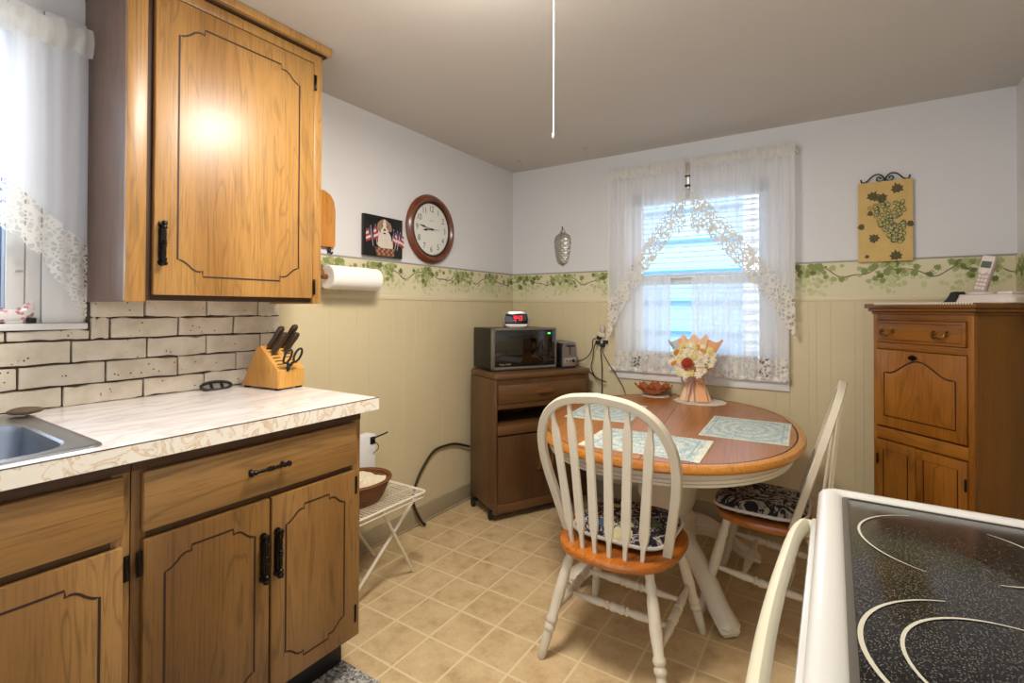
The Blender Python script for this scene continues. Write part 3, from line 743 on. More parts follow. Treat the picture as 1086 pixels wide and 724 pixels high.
o = build(MB().tube([(.79, -.035, 2.12), (.795, -.075, 2.12), (1.865, -.075, 2.12), (1.87, -.035, 2.12), (1.87, -.0, 2.12)], .008, 8), 'curtain_rod', 'white'); tag(o, 'white curtain rod carrying the swags over the table window', 'curtain rod')
m = MB(); m.box(1.294, 1.316, -.1, -.088, 1.975, 2.13, .003); m.box(1.29, 1.32, -.104, -.086, 1.985, 2.0, .003, 1); m.box(1.29, 1.32, -.104, -.086, 2.045, 2.055, .003, 1)
o = build(m, 'curtain_tie', ['silver', 'micro']); tag(o, 'grey tie strap gathering the swags where they part at mid window', 'curtain tie'); center(o)
# cafe tier
ca = thing('cafe_curtain', 'short white cafe curtain with lace hem, beside the outlet cords', 'curtain', (1., -.05, .84), 0, 'cafe curtains')
cb = thing('cafe_curtain', 'short white cafe curtain with lace hem, behind the bouquet and the round table edge', 'curtain', (1.57, -.05, .84), 0, 'cafe curtains')
def cafe(o, x0, x1):
    def f(u, v):
        x = x0+(x1-x0)*u; return (x, -.052+(.010*sin(x*72)+.005*sin(x*150+1))*(.5+.5*v), 1.468+(.985-1.468)*v)
    build(MB().surf(f, 110, 14), 'sheer', 'cafe', o, True, 80)
    def g(u, v):
        x = x0+(x1-x0)*u; return (x, -.053+(.010*sin(x*72)+.005*sin(x*150+1)), .985-(.118+.010*abs(sin(x*60)))*v)
    build(MB().surf(g, 130, 8), 'lace_hem', 'lace', o, True, 80)
cafe(ca, .835, 1.195); cafe(cb, 1.315, 1.832)
o = build(MB().tube([(.83, -.02, 1.462), (.832, -.05, 1.462), (1.834, -.05, 1.462), (1.836, -.02, 1.462)], .005, 8), 'curtain_rod', 'white'); tag(o, 'thin white rod across the middle of the window holding cafe curtains', 'curtain rod')

# ------------------------------------------------------------------ things on the walls
# wooden board peeking out beside the wall cabinet
m = MB(); F = WALL_L @ UP
ol = [(-1.80, 1.545), (-1.612, 1.545), (-1.606, 1.552), (-1.606, 1.72), (-1.614, 1.765), (-1.635, 1.795), (-1.67, 1.81), (-1.80, 1.81)]
pb = thing('wooden_plaque', 'orange wooden board with a rounded top beside the wall cabinet', 'plaque', (0, -1.70, 1.545), PI/2)
m.prism(ol, .004, .024, F, 0, .003); build(m, 'board', 'plaque', pb, True)
build(MB().tube([(.012, -1.632, 1.546), (.014, -1.632, 1.525), (.03, -1.632, 1.512), (.036, -1.632, 1.522)], .004, 8).box(.008, .016, -1.640, -1.624, 1.52, 1.548, .002), 'hook', 'black', pb, True)
# paper towel
pt = thing('paper_towel_holder', 'reddish wooden wall bracket holding the paper towel roll', 'holder', (0, -1.56, 1.34), PI/2)
build(MB().box(0.007, .02, -1.76, -1.40, 1.405, 1.455, .004), 'back_bar', 'red_wood', pb if False else pt, True)
for y in (-1.74, -1.395):
    arm = [(.0, 1.46), (.05, 1.462), (.085, 1.45), (.105, 1.42), (.108, 1.40), (.098, 1.388), (.085, 1.395), (.07, 1.405), (.0, 1.405)]
    m = MB().prism([(x+.007, z) for x, z in arm], -.009, .009, M.Translation((0, y, 0)) @ M.Rotation(PI/2, 4, 'X'), 0, .003)
    build(m, 'bracket_arm', 'red_wood', pt, True)
pr_ = thing('paper_towel_roll', 'white paper towel roll on the wooden holder under the ivy border', 'paper towel', (.085, -1.56, 1.335), PI/2)
m = MB().rod((.087, -1.70, 1.398), (.087, -1.41, 1.398), [(0, .052), (.01, .056), (.99, .056), (1, .052)], 32); build(m, 'roll', 'paper', pr_, True)
m = MB().rod((.087, -1.76, 1.398), (.087, -1.385, 1.398), [(0, .012), (1, .012)], 12); build(m, 'spindle', 'red_wood', pt, True)
m = MB().surf(lambda u, v: (.087-.04-.01*v+.002*sin(u*9), -1.70+.29*u, 1.363-.012*v), 12, 4); build(m, 'loose_sheet', 'paper', pr_, True)

# puppy picture: canvas with flat painted shapes
pp = thing('puppy_picture', 'small dark unframed picture of a puppy in a basket with flags', 'picture', (0, -1.30, 1.528), PI/2)
m = MB().box(-1.435, -1.165, -.024, -.006, 1.528, 1.742, .002); cab_part(m, 'canvas', 'black', pp)
for k, c in (('fur', 'd9cfc2'), ('tan', '9a7b62'), ('nose', '1d1715'), ('flagred', 'a83a40'), ('flagwhite', 'd8d0d0'), ('flagblue', '37456f'), ('wick1', '8d5a42'), ('wick2', 'b98a68'), ('wick3', '5a3326')): MT['pic_'+k] = plain('picture '+k, c, .6, vary=.2, vs=70)
m = MB(); off = [0]
def el(cx, cz, rx, rz, mi, a=0., n=18):
    off[0] += 1; d = -.0242-off[0]*.00006
    m.poly([(cx+rx*cos(2*PI*i/n)*cos(a)-rz*sin(2*PI*i/n)*sin(a), d, cz+rx*cos(2*PI*i/n)*sin(a)+rz*sin(2*PI*i/n)*cos(a)) for i in range(n)], mi)
def quad(ps, mi):
    off[0] += 1; m.poly([(x, -.0242-off[0]*.00006, z) for x, z in ps], mi)
def flag(x, z, lean, s):
    quad([(x, z-.05), (x+.003, z-.05), (x+lean+.003, z+.055), (x+lean, z+.055)], 4)
    for i in range(5):
        zz = z+.045-.013*i; quad([(x+lean*.8, zz), (x+lean*.8+s*.032, zz-.014), (x+lean*.8+s*.032, zz-.027), (x+lean*.8, zz-.013)], 3 if i % 2 == 0 else 4)
    quad([(x+lean*.8, z+.046), (x+lean*.8+s*.015, z+.039), (x+lean*.8+s*.015, z+.012), (x+lean*.8, z+.019)], 5)
bx, bz = -1.296, 1.60
for a in ((-1.375, 1.63, -.018, -1), (-1.35, 1.64, -.012, 1), (-1.335, 1.645, -.006, -1)): flag(*a)
for a in ((-1.245, 1.63, .012, 1), (-1.225, 1.625, .02, 1), (-1.21, 1.62, .026, 1)): flag(*a)
el(bx, 1.615, .048, .055, 0); el(bx-.032, 1.597, .02, .018, 0, .5); el(bx+.04, 1.592, .018, .03, 0)
el(bx-.005, 1.688, .042, .04, 1); el(bx-.04, 1.69, .013, .026, 1, -.3); el(bx+.034, 1.69, .013, .026, 1, .3)
el(bx-.003, 1.69, .012, .038, 0); el(bx-.003, 1.664, .026, .02, 0); el(bx-.02, 1.692, .004, .004, 2); el(bx+.015, 1.692, .004, .004, 2); el(bx-.003, 1.672, .008, .006, 2); el(bx-.003, 1.653, .010, .004, 2)
quad([(-1.365, 1.575), (-1.225, 1.575), (-1.24, 1.532), (-1.35, 1.532)], 6)
for r_ in range(3):
    for i in range(8): el(-1.353+.0165*i+(r_ % 2)*.006, 1.568-.013*r_, .0075, .0052, 7 if (i+r_) % 2 else 8)
cab_part(m, 'painting', ['pic_'+k for k in ('fur', 'tan', 'nose', 'flagred', 'flagwhite', 'flagblue', 'wick1', 'wick2', 'wick3')], pp, smooth=0)

# wall clock
ck = thing('wall_clock', 'round cherry wood wall clock with white dial and black numerals', 'clock', (0, -.918, 1.728), PI/2)
F = UP
m = MB().lathe([(.150, .004), (.205, .004), (.207, .012), (.198, .026), (.186, .034), (.172, .032), (.164, .024), (.160, .017)], 64, F, 0, 0., 2*PI, False); build(m, 'case_ring', 'clockwood', ck)
m = MB().lathe([(.161, .012), (.163, .020), (.157, .024), (.153, .018), (.153, .012)], 64, F, 0, 0., 2*PI, False); build(m, 'bezel', 'micro', ck)
MT['dial'] = plain('clock dial', 'dcdcd6', .5, vary=.02)
m = MB().lathe([(.0, .013), (.155, .013), (.155, .010), (0., .010)], 64, F, 0)
for h in range(1, 13):
    a = PI/2-h*PI/6; m.mesh(text(str(h), .05), F @ M.Translation((.120*cos(a), .120*sin(a), .0134)) @ M.Diagonal((.85, 1, 1, 1)), 1)
m.mesh(text('Quartz', .011), F @ M.Translation((0, .052, .0134)), 2)
for i in range(60):
    a = i*PI/30; m.box(-.0006, .0006, .145, .150, .0131, .0135, 0, 1, F @ M.Rotation(a, 4, 'Z'))
dl = build(m, 'dial', ['dial', 'black', 'micro'], ck, smooth=0)
def hand(ang, L, w0, z, nm):
    F2 = F @ M.Translation((0, 0, z)) @ M.Rotation(-ang, 4, 'Z')
    m = MB().prism([(-w0*.35, -.02), (w0*.35, -.02), (w0*.3, L*.5), (w0, L*.62), (w0*.6, L*.75), (0, L), (-w0*.6, L*.75), (-w0, L*.62), (-w0*.3, L*.5)], 0, .001, F2); build(m, nm, 'black', ck)
hand(2*PI*46.5/60, .108, .006, .0165, 'minute_hand'); hand(2*PI*8.72/12, .075, .008, .015, 'hour_hand')
m = MB().lathe([(0, .020), (.006, .0195), (.007, .0145)], 16, F).box(-.0008, .0008, -.03, .06, .0185, .019, 0, 0, F @ M.Rotation(-2*PI*14.5/60, 4, 'Z')); build(m, 'second_hand', 'black', ck)

# silver ornament on the back wall
so = thing('wall_ornament', 'embossed silver bottle-shaped ornament on the wall in the room corner', 'ornament', (.424, -.002, 1.558))
def orn(u, v):
    prof = [(0, .004), (.02, .034), (.07, .046), (.14, .056), (.19, .059), (.215, .05), (.23, .028), (.24, .016), (.25, .019), (.256, .012), (.262, .002)]
    z = .262*v
    for (a, ra), (b, rb_) in zip(prof, prof[1:]):
        if a <= z <= b+1e-9: r = ra+(rb_-ra)*(z-a)/(b-a); break
    ang = PI*u; r2 = r
    if .03 < z < .185:
        row = int((z-.03)/.017); r2 = r+.0045*abs(sin(PI*(z-.03)/.017))*abs(sin(5*ang+(row % 2)*PI/2))
    return (-1.1*r2*cos(ang), -.62*r2*sin(ang), z)
build(MB().surf(orn, 60, 90), 'body', 'silver', so, smooth=60)
build(MB().tube([(.0, -.01, .262), (.004, -.012, .272), (0, -.010, .280), (-.004, -.008, .272), (0, -.006, .262)], .0025, 6), 'hanging_loop', 'micro', so)

# grape picture with iron hanger
gp = thing('grape_picture', 'tan canvas painted with green grapes hanging from a black iron scroll', 'picture', (2.253, -.01, 1.497))
MT['tan_canvas'] = plain('tan canvas', 'dcba74', .7, vary=.3, vs=16, bump=.2)
for k, c in (('leaf', '5d5530'), ('grape', 'b4b46e'), ('grape2', 'a9a98c'), ('ink', '39351f'), ('lite', 'c2b866')): MT['g_'+k] = plain('grape '+k, c, .7, vary=.25, vs=70)
m = MB().box(2.142, 2.363, -.028, -.009, 1.499, 1.905, .002, 5); rg = random.Random(9); k_ = [0]
def gl(cx, cz, s, a, mi=0):
    k_[0] += 1; y = -.0283-k_[0]*.00003
    for sc_, mm in ((1., 3), (.86, mi)):
        k_[0] += 1; y = -.0283-k_[0]*.00003
        m.poly([(cx+s*sc_*(x*cos(a)-z*sin(a)), y, cz+s*sc_*(x*sin(a)+z*cos(a))) for x, z in leafshape], mm)
for cx, cz, s, a in ((2.30, 1.865, .055, .3), (2.205, 1.835, .055, -.5), (2.235, 1.82, .055, 1.2), (2.31, 1.765, .04, .2), (2.152, 1.68, .035, 1.6), (2.205, 1.62, .05, .8), (2.35, 1.68, .035, 2.), (2.295, 1.53, .055, .1), (2.178, 1.528, .022, 0), (2.19, 1.745, .03, 2)): gl(cx, cz, s, a)
m.ribbon([(2.225, -.0288, 1.83), (2.235, -.0288, 1.81), (2.238, -.0288, 1.79)], .004, 3)
for i in range(120):
    t_ = rg.random(); cz = 1.795-.20*t_; wd = .068*(1-t_)**.75+.012; cx = 2.25+.055*t_+rg.uniform(-wd, wd)
    rr_ = rg.uniform(.008, .0115)
    for sc_, mm in ((1., 3), (.78, rg.choice((1, 1, 2, 4)))):
        k_[0] += 1; y = -.0283-k_[0]*.00003
        m.poly([(cx+rr_*sc_*cos(2*PI*i_/10), y, cz+rr_*sc_*sin(2*PI*i_/10)) for i_ in range(10)], mm)
build(m, 'painted_canvas', ['g_leaf', 'g_grape', 'g_grape2', 'g_ink', 'g_lite', 'tan_canvas'], gp, True, 0)
m = MB()
for s in (-1, 1):
    c = 2.253
    m.tube(bez([(c+s*.10, -.018, 1.925), (c+s*.094, -.018, 1.908), (c+s*.075, -.018, 1.912), (c+s*.05, -.018, 1.938), (c+s*.026, -.018, 1.944), (c+s*.008, -.018, 1.93), (c+s*.0, -.018, 1.908)]), .0035, 6)
    m.tube(bez([(c+s*.006, -.018, 1.912), (c+s*.022, -.018, 1.907), (c+s*.034, -.018, 1.917), (c+s*.028, -.018, 1.929), (c+s*.017, -.018, 1.925), (c+s*.02, -.018, 1.918)]), .003, 6)
build(m, 'iron_scroll', 'black', gp, True)

# ceiling hooks and pull cord
for lab, x in (('tiny clear hook in the ceiling at the room corner above the ornament', .21), ('tiny clear hook in the ceiling nearer the window', .71)):
    m = MB().lathe([(.012, 2.2798), (.012, 2.276), (.004, 2.272)], 12, M.Translation((x, -.25, 0))).tube(bez([(x, -.25, 2.274), (x, -.25, 2.25), (x+.008, -.25, 2.238), (x+.016, -.25, 2.245), (x+.015, -.25, 2.254)], 5), .003, 6)
    o = build(m, 'ceiling_hook', 'clear'); tag(o, lab, 'hook', 'ceiling hooks'); center(o)
pc = thing('pull_cord', 'white light pull cord with a small silver bead hanging from the ceiling', 'pull cord', (1.324, -1.818, 1.77))
build(MB().tube([(1.324, -1.818, 2.279), (1.324, -1.818, 2.0), (1.324, -1.818, 1.785)], .0015, 6), 'cord', 'white', pc, True)
build(MB().lathe([(0, 1.768), (.004, 1.77), (.0055, 1.776), (.004, 1.783), (.002, 1.788)], 12, M.Translation((1.324, -1.818, 0))), 'bead', 'silver', pc, True)

# outlet with plugs and cords
ot = thing('wall_outlet', 'ivory outlet plate with plugs beside the window', 'outlet', (.728, -.006, .985))
build(MB().box(.69, .765, -.012, -.006, .98, 1.10, .003), 'plate', 'ivory', ot, True)
for z in (1.015, 1.06): build(MB().lathe([(.0, .0), (.016, .0), (.016, .003)], 16, M.Translation((.728, -.012, z)) @ UP), 'socket', 'ivory', ot, True)
nl = thing('night_light', 'clear plug-in night light above the dark plugs at the outlet', 'night light', (.735, -.012, 1.06))
build(MB().box(.715, .755, -.045, -.012, 1.068, 1.095, .004), 'plug_body', 'ivory', nl, True)
build(MB().lathe([(.012, 0), (.016, .015), (.017, .035), (.011, .052), (.002, .056)], 16, M.Translation((.738, -.032, 1.093))), 'shade', 'clear', nl, True)
def cordthing(lab, pts, plug, r=.0035):
    o = thing('power_cord', lab, 'power cord', pts[0], 0, 'cords at the outlet')
    build(MB().tube(bez(pts, 8), r, 6), 'cable', 'cord', o, True)
    x, y, z = plug; build(MB().box(x-.014, x+.014, y-.03, y, z-.012, z+.012, .004), 'plug', 'rubber', o, True)
cordthing('dark cord dropping from the outlet straight behind the table', [(.735, -.045, 1.01), (.735, -.055, .97), (.733, -.03, .86), (.728, -.02, .6), (.72, -.03, .3)], (.737, -.0125, 1.012))
cordthing('thin dark cord curving from the outlet down to the toaster', [(.70, -.05, 1.06), (.685, -.07, 1.045), (.672, -.05, .99), (.645, -.05, .94), (.60, -.08, .905), (.50, -.03, .89)], (.712, -.0125, 1.063))
cordthing('dark cord looping beside the cart from the outlet toward the microwave', [(.705, -.05, 1.03), (.69, -.06, 1.0), (.672, -.04, .92), (.665, -.05, .86), (.71, -.07, .80), (.775, -.06, .775), (.70, -.03, .79), (.63, -.03, .84), (.50, -.02, .88)], (.703, -.0125, 1.03))
cordthing('thin dark cord slanting from the outlet across the window casing to the table', [(.745, -.045, 1.0), (.752, -.055, .965), (.80, -.056, .885), (.86, -.056, .80), (.905, -.05, .7), (.915, -.04, .5)], (.757, -.0125, 1.035), .0028)

# ------------------------------------------------------------------ microwave cart
a27 = math.radians(28)
ROTC = PI/2-a27     # front written facing -Y turned toward the room
ct_ = thing('microwave_cart', 'dark walnut rolling microwave cart with drawer, open shelf and doors', 'cart', (.372, -.764, 0), ROTC)
# local: x along the front 0..W, y into the cart 0..D
W, D = .69, .335
for x in (0, W-.022):
    m = MB().box(x, x+.022, .02, D, .075, .835, .002).box(x-.001, x+.023, -.004, .03, .045, .838, .010, 1)
    build(m, 'side_panel', ['cart_v', 'cart_v'], ct_)
m = MB().box(-.004, W+.004, -.014, D, .836, .872, .012); build(m, 'top', 'cart_h', ct_)
build(MB().box(.02, W-.02, D-.01, D-.002, .08, .835), 'back_panel', 'cart_v', ct_)
build(MB().box(.02, W-.02, .004, D-.01, .66, .675).box(.02, W-.02, .003, .02, .675, .69), 'divider', 'cart_h', ct_)
build(MB().box(.02, W-.02, .002, .018, .80, .838), 'top_rail', 'cart_v', ct_)
m = MB().box(.024, W-.024, -.004, .016, .692, .802, .003); dr = build(m, 'drawer', 'cart_h', ct_)
build(MB().prism([(-.06, 0), (.06, 0), (.055, .010), (.05, .022), (-.05, .022), (-.055, .010)], -.011, .011, M.Translation((W/2, -.004, .752)) @ M.Rotation(PI, 4, 'Z'), 0, .002), 'pull', 'cart_pull', dr)
build(MB().box(.02, W-.02, -.006, D-.01, .505, .565, .012), 'shelf', 'cart_h', ct_)
for x0, x1, hx_ in ((.024, W/2-.002, W/2-.045), (W/2+.002, W-.024, W/2+.045)):
    d = build(MB().box(x0, x1, -.002, .016, .108, .498, .003), 'door', 'cart_v', ct_)
    build(MB().tube(bez([(hx_, -.002, .40), (hx_, -.02, .395), (hx_, -.026, .36), (hx_, -.026, .31), (hx_, -.02, .285), (hx_, -.002, .28)], 5), .0065, 8), 'handle', 'cart_pull', d)
build(MB().box(.02, W-.02, 0, D-.01, .05, .106, .004), 'base_rail', 'cart_h', ct_)
for x, y in ((.035, .06), (W-.035, .06), (.03, D-.04), (W-.03, D-.04)):
    ox = -.028 if x < .1 else 0
    m = MB().rod((x+ox-.011, y, .022), (x+ox+.011, y, .022), [(0, .015), (.1, .021), (.9, .021), (1, .015)], 16).box(x+ox-.014, x+.014, y-.014, y+.014, .036, .052, .003).box(x+ox-.014, x+ox-.0125, y-.01, y+.01, .015, .045).tube([(x, y, .04), (x, y, .08)], .007, 8)
    build(m, 'caster', 'rubber', ct_)

# microwave
RM = math.radians(90-31)
mw = thing('microwave', 'black microwave oven with grey steel frame on the walnut cart', 'microwave', (.30, -.69, .872), RM)
w_, d_, h_ = .455, .30, .264
for x in (.03, w_-.03):
    for y in (.03, d_-.03): build(MB().lathe([(.012, 0), (.012, .008)], 10, M.Translation((x, y, 0))), 'foot', 'rubber', mw)
m = MB().box(0, w_, .02, d_, .006, h_-.004, .004)
for i in range(5):
    for j in range(2): m.box(-.0008, .0004, .10+.018*i, .112+.018*i, .05+.014*j, .058+.014*j, 0, 1)
build(m, 'case', ['micro', 'black'], mw)
m = MB().box(0, .022, 0, .024, .006, h_, .003).box(w_-.012, w_, 0, .024, .006, h_, .003).box(0, w_, 0, .024, .006, .024, .003).box(0, w_, 0, .024, h_-.016, h_, .003); build(m, 'front_frame', 'microframe', mw)
m = MB().box(.022, .36, .003, .02, .024, h_-.016, .001); md = build(m, 'door', 'blackgloss', mw)
m = MB().mesh(text('Magic Chef', .017, 'LEFT'), M.Translation((.05, .0026, .04)) @ UP, 0); build(m, 'lettering', 'silver', md, smooth=0)
m = MB().box(.36, w_-.012, .003, .02, .024, h_-.016, .001); mp = build(m, 'control_panel', 'blackgloss', mw)
m = MB()
for i in range(3):
    for j in range(4): m.box(.378+.024*i, .393+.024*i, .0024, .003, .05+.022*j, .062+.022*j, .001)
build(m, 'keypad', 'micro', mp); build(MB().box(.39, .41, .0022, .003, .222, .232), 'clock_display', 'led_green', mp)

# clock radio
cr = thing('clock_radio', 'small silver clock radio with red digits on top of the microwave', 'clock radio', (.362, -.515, 1.137), math.radians(33))
m = MB().rings([rrect(-.088*k, .088*k, 0-.0, .098, .03, z, 5) for z, k in ((0.003, .8), (.012, .93), (.05, 1), (.085, .95), (.097, .84), (.1, .7))]); m.bm.transform(M.Translation((0, -.02, 0)))
build(m, 'case', 'silver', cr)
face = [(-.070, .025), (-.074, .05), (-.070, .08), (-.062, .087), (.062, .087), (.070, .08), (.074, .05), (.070, .025), (.06, .02), (-.06, .02)]
build(MB().prism(face, .0, .006, M.Translation((0, -.018, 0)) @ UP, 0, .002), 'display_panel', 'blackgloss', cr)
SEG = {'9': 'abcdfg', '4': 'bcfg', '3': 'abcdg', '7': 'abc'}
m = MB()
def seg(ch, ox):
    w2, h2, t2 = .011, .026, .0028
    S = {'a': (0, h2, w2, h2), 'g': (0, h2/2, w2, h2/2), 'd': (0, 0, w2, 0), 'f': (0, h2/2, 0, h2), 'b': (w2, h2/2, w2, h2), 'e': (0, 0, 0, h2/2), 'c': (w2, 0, w2, h2/2)}
    for s in SEG[ch]:
        x0, z0, x1, z1 = S[s]; m.box(ox+x0-t2/2, ox+x1+t2/2, -.0252, -.0242, .046+z0-t2/2, .046+z1+t2/2)
for ch, ox in (('9', -.014), ('4', .006), ('3', .024)): seg(ch, ox)
for z in (.055, .064): m.box(-.0005+.0, .0018, -.0252, -.0242, z, z+.0025)
m.box(-.006, -.003, -.0252, -.0242, .032, .036)
build(m, 'digits', 'led_red', cr, smooth=0)
build(MB().prism([(-.062, .012), (.062, .012), (.068, .021), (-.068, .021)], 0, .004, M.Translation((0, -.0205, 0)) @ UP), 'lower_trim', 'white', cr)

# toaster
ts = thing('toaster', 'narrow stainless toaster end-on beside the microwave on the cart', 'toaster', (.598, -.237, .872), RM)
m = MB()
def tsec(y, s, zt): return [(x, y, z) for x, z in [(-.056*s, .012), (-.054*s, zt*.8), (-.047*s, zt*.95), (-.03*s, zt), (.03*s, zt), (.047*s, zt*.95), (.054*s, zt*.8), (.056*s, .012)]]
m.rings([tsec(.0, .95, .165), tsec(.006, 1, .17), tsec(.19, 1, .17), tsec(.2, .95, .165)]); build(m, 'shell', 'steel', ts)
build(MB().box(-.05, .05, .004, .196, 0, .014, .004), 'base', 'rubber', ts)
build(MB().box(-.003, .003, -.002, .001, .085, .145), 'lever_slot', 'black', ts)
build(MB().box(-.026, .026, -.022, -.001, .138, .148, .004), 'lever', 'rubber', ts)
build(MB().prism([(-.04, .028), (.04, .028), (.044, .05), (.04, .066), (-.04, .066), (-.044, .05)], 0, .004, UP, 0, .001), 'control_plate', 'silver', ts)
build(MB().lathe([(.011, .002), (.011, .012), (.008, .014), (0, .014)], 14, M.Translation((.024, 0, .047)) @ UP), 'dial', 'rubber', ts)
for x in (-.026, .0): build(MB().box(x-.006, x+.006, -.007, -.003, .042, .052, .002), 'button', 'micro', ts)
for x in (-.02, .02): build(MB().box(x-.008, x+.008, .03, .17, .168, .1708), 'bread_slot', 'black', ts)

# brown hose beside cart
hp = bez([(.030, -.56, .352), (.022, -.68, .394), (.02, -.77, .407), (.02, -.895, .398), (.022, -.999, .316), (.026, -1.06, .23), (.028, -1.075, .165), (.034, -1.062, .11), (.045, -1.03, .04), (.06, -1.01, .01)], 8)
hz = thing('rubber_hose', 'thin dark hose arching along the panelling to the floor beside the cart', 'hose', (.05, -.8, 0))
build(MB().tube(hp, .0075, 8), 'hose', 'browncord', hz, True)
build(MB().tube(hp[-4:], .0095, 8), 'nozzle', 'rubber', hz, True)

# ------------------------------------------------------------------ wire rack with basket
rk = thing('wire_rack', 'white folding wire table with crossed legs past the base cabinet', 'wire table', (.24, -1.68, 0))
x0, x1, y0, y1, zt = .045, .435, -1.955, -1.405, .40
build(MB().tube([(p[0], p[1], zt) for p in rrect(x0, x1, y0, y1, .02, 0, 3)], .0055, 8, 0, True).tube([(p[0], p[1], zt-.022) for p in rrect(x0+.004, x1-.004, y0+.004, y1-.004, .02, 0, 3)], .004, 8, 0, True), 'rim', 'oldwhite', rk, True)
m = MB(); y = y0+.018
while y < y1: m.tube([(x0, y, zt+.003), (x1, y, zt+.003)], .0021, 6); y += .0172
for x in (.14, .24, .34): m.tube([(x, y0, zt-.001), (x, y1, zt-.001)], .003, 6)
build(m, 'wire_grid', 'oldwhite', rk, True)
for x in (.365, .10):
    build(MB().tube([(x+.05 if x > .2 else x-.03, -1.66, zt-.008), (x-.016, -1.405, .006)], .0075, 8), 'leg', 'oldwhite', rk, True)
    build(MB().tube([(x+.035 if x > .2 else x-.02, -1.43, zt-.012), (x-.016, -1.80, .006)], .0075, 8), 'leg', 'oldwhite', rk, True)
bk = thing('wicker_basket', 'brown oval wicker basket standing on the white wire table', 'basket', (.27, -1.675, .4055))
t = NT('wicker'); v = t.coord()
wv = t.n('TexWave', Vector=v, Scale=38., wave_type='BANDS', bands_direction='Z', Distortion=1.2)
ck_ = t.n('TexChecker', Vector=v, Scale=70.)
t.p(Base_Color=t.mix(wv.outputs['Fac'], '5a3216', 'a0642f'), Roughness=.6); t.bump(t.math('ADD', wv.outputs['Fac'], t.noise(v, 120., 2)), .8, .008); MT['wicker'] = t.m
def oval(rx, ry, z, n=40): return [(rx*cos(2*PI*i/n), ry*sin(2*PI*i/n), z) for i in range(n)]
m = MB().rings([oval(.09, .11, 0), oval(.105, .125, .02), oval(.12, .145, .06), oval(.132, .158, .092), oval(.127, .153, .094), oval(.113, .138, .06), oval(.098, .118, .02), oval(.085, .105, .008)]); build(m, 'bowl', 'wicker', bk)
m = MB().tube(oval(.130, .156, .094), .008, 8, 0, True); build(m, 'rim', 'wicker', bk)
MT['napkin'] = plain('cream cloth', 'ddd0b6', .9, vary=.25, vs=18)
m = MB(); rn = random.Random(3)
m.surf(lambda u, v: ((.112*v)*cos(2*PI*u), (.137*v)*sin(2*PI*u), .078+.024*sin(5*2*PI*u+3*v)*v*(1-v*.5)+.016*(1-v)+.009*sin(19*v+3*sin(2*PI*u))*sin(2*PI*u*2+1)), 40, 10, 0, True)
o = build(m, 'napkin', 'napkin', smooth=80); o.location = (.27, -1.675, .4065); tag(o, 'cream crumpled cloth lying in the wicker basket', 'cloth')
wbx = thing('white_box', 'white upright box with black latch half hidden behind the base cabinet', 'box', (.06, -1.49, .4055))
build(MB().box(.03, .095, -1.60, -1.41, .4055, .622, .006), 'body', 'white', wbx, True)
build(MB().box(.095, .100, -1.448, -1.418, .575, .612, .002).tube(bez([(.10, -1.435, .60), (.115, -1.42, .612), (.12, -1.38, .618), (.12, -1.355, .622)], 5), .004, 6).tube(bez([(.10, -1.43, .59), (.11, -1.41, .57), (.105, -1.405, .545), (.10, -1.43, .53)], 5), .0022, 6), 'latch', 'black', wbx, True)

# ------------------------------------------------------------------ table
TC, TA = (1.367, -.749), .137
tb = thing('dining_table', 'oval honey-topped pedestal dining table with white apron and feet', 'table', (TC[0], TC[1], 0), TA)
def sup(a, b, z, n=96, p=2.17):
    o = []
    for i in range(n):
        c, s = cos(2*PI*i/n), sin(2*PI*i/n); o.append((a*math.copysign(abs(c)**(2/p), c), b*math.copysign(abs(s)**(2/p), s), z))
    return o
a, b = .57, .735
m = MB().rings([sup(a-.03, b-.03, .6985), sup(a-.008, b-.008, .699), sup(a, b, .707), sup(a, b, .716), sup(a-.006, b-.006, .726), sup(a-.016, b-.016, .7298), sup(a-.03, b-.03, .730)], cap1=False, m=1)
m.rings([sup(a-.03, b-.03, .730), sup(a-.033, b-.033, .7285), sup(a-.036, b-.036, .730)], cap0=False, cap1=False, m=2)
m.rings([sup(a-.036, b-.036, .730), sup(.02, .02, .7302)], cap0=False, m=0)
m.box(-.0012, .0012, -b+.02, b-.02, .7297, .7304, 0, 2)
build(m, 'tabletop', ['table', 'tableedge', 'groove'], tb)
m = MB().rings([sup(a-.045, b-.045, .698), sup(a-.045, b-.045, .672), sup(a-.040, b-.040, .668), sup(a-.040, b-.040, .660), sup(a-.045, b-.045, .656), sup(a-.045, b-.045, .645), sup(a-.06, b-.06, .645), sup(a-.06, b-.06, .698)], cap0=False, cap1=False)
for za in (.6565, .6985-.028): m.rings([sup(a-.0442, b-.0442, za-.0013), sup(a-.0442, b-.0442, za+.0013)], cap0=False, cap1=False, m=1)
build(m, 'apron', ['oldwhite', 'microframe'], tb)
m = MB().lathe([(.16, .698), (.16, .67), (.115, .655), (.09, .62), (.105, .59), (.13, .54), (.14, .46), (.135, .38), (.11, .32), (.12, .30), (.13, .29), (.13, .17), (.11, .15), (.06, .14)], 40); build(m, 'pedestal', 'oldwhite', tb)
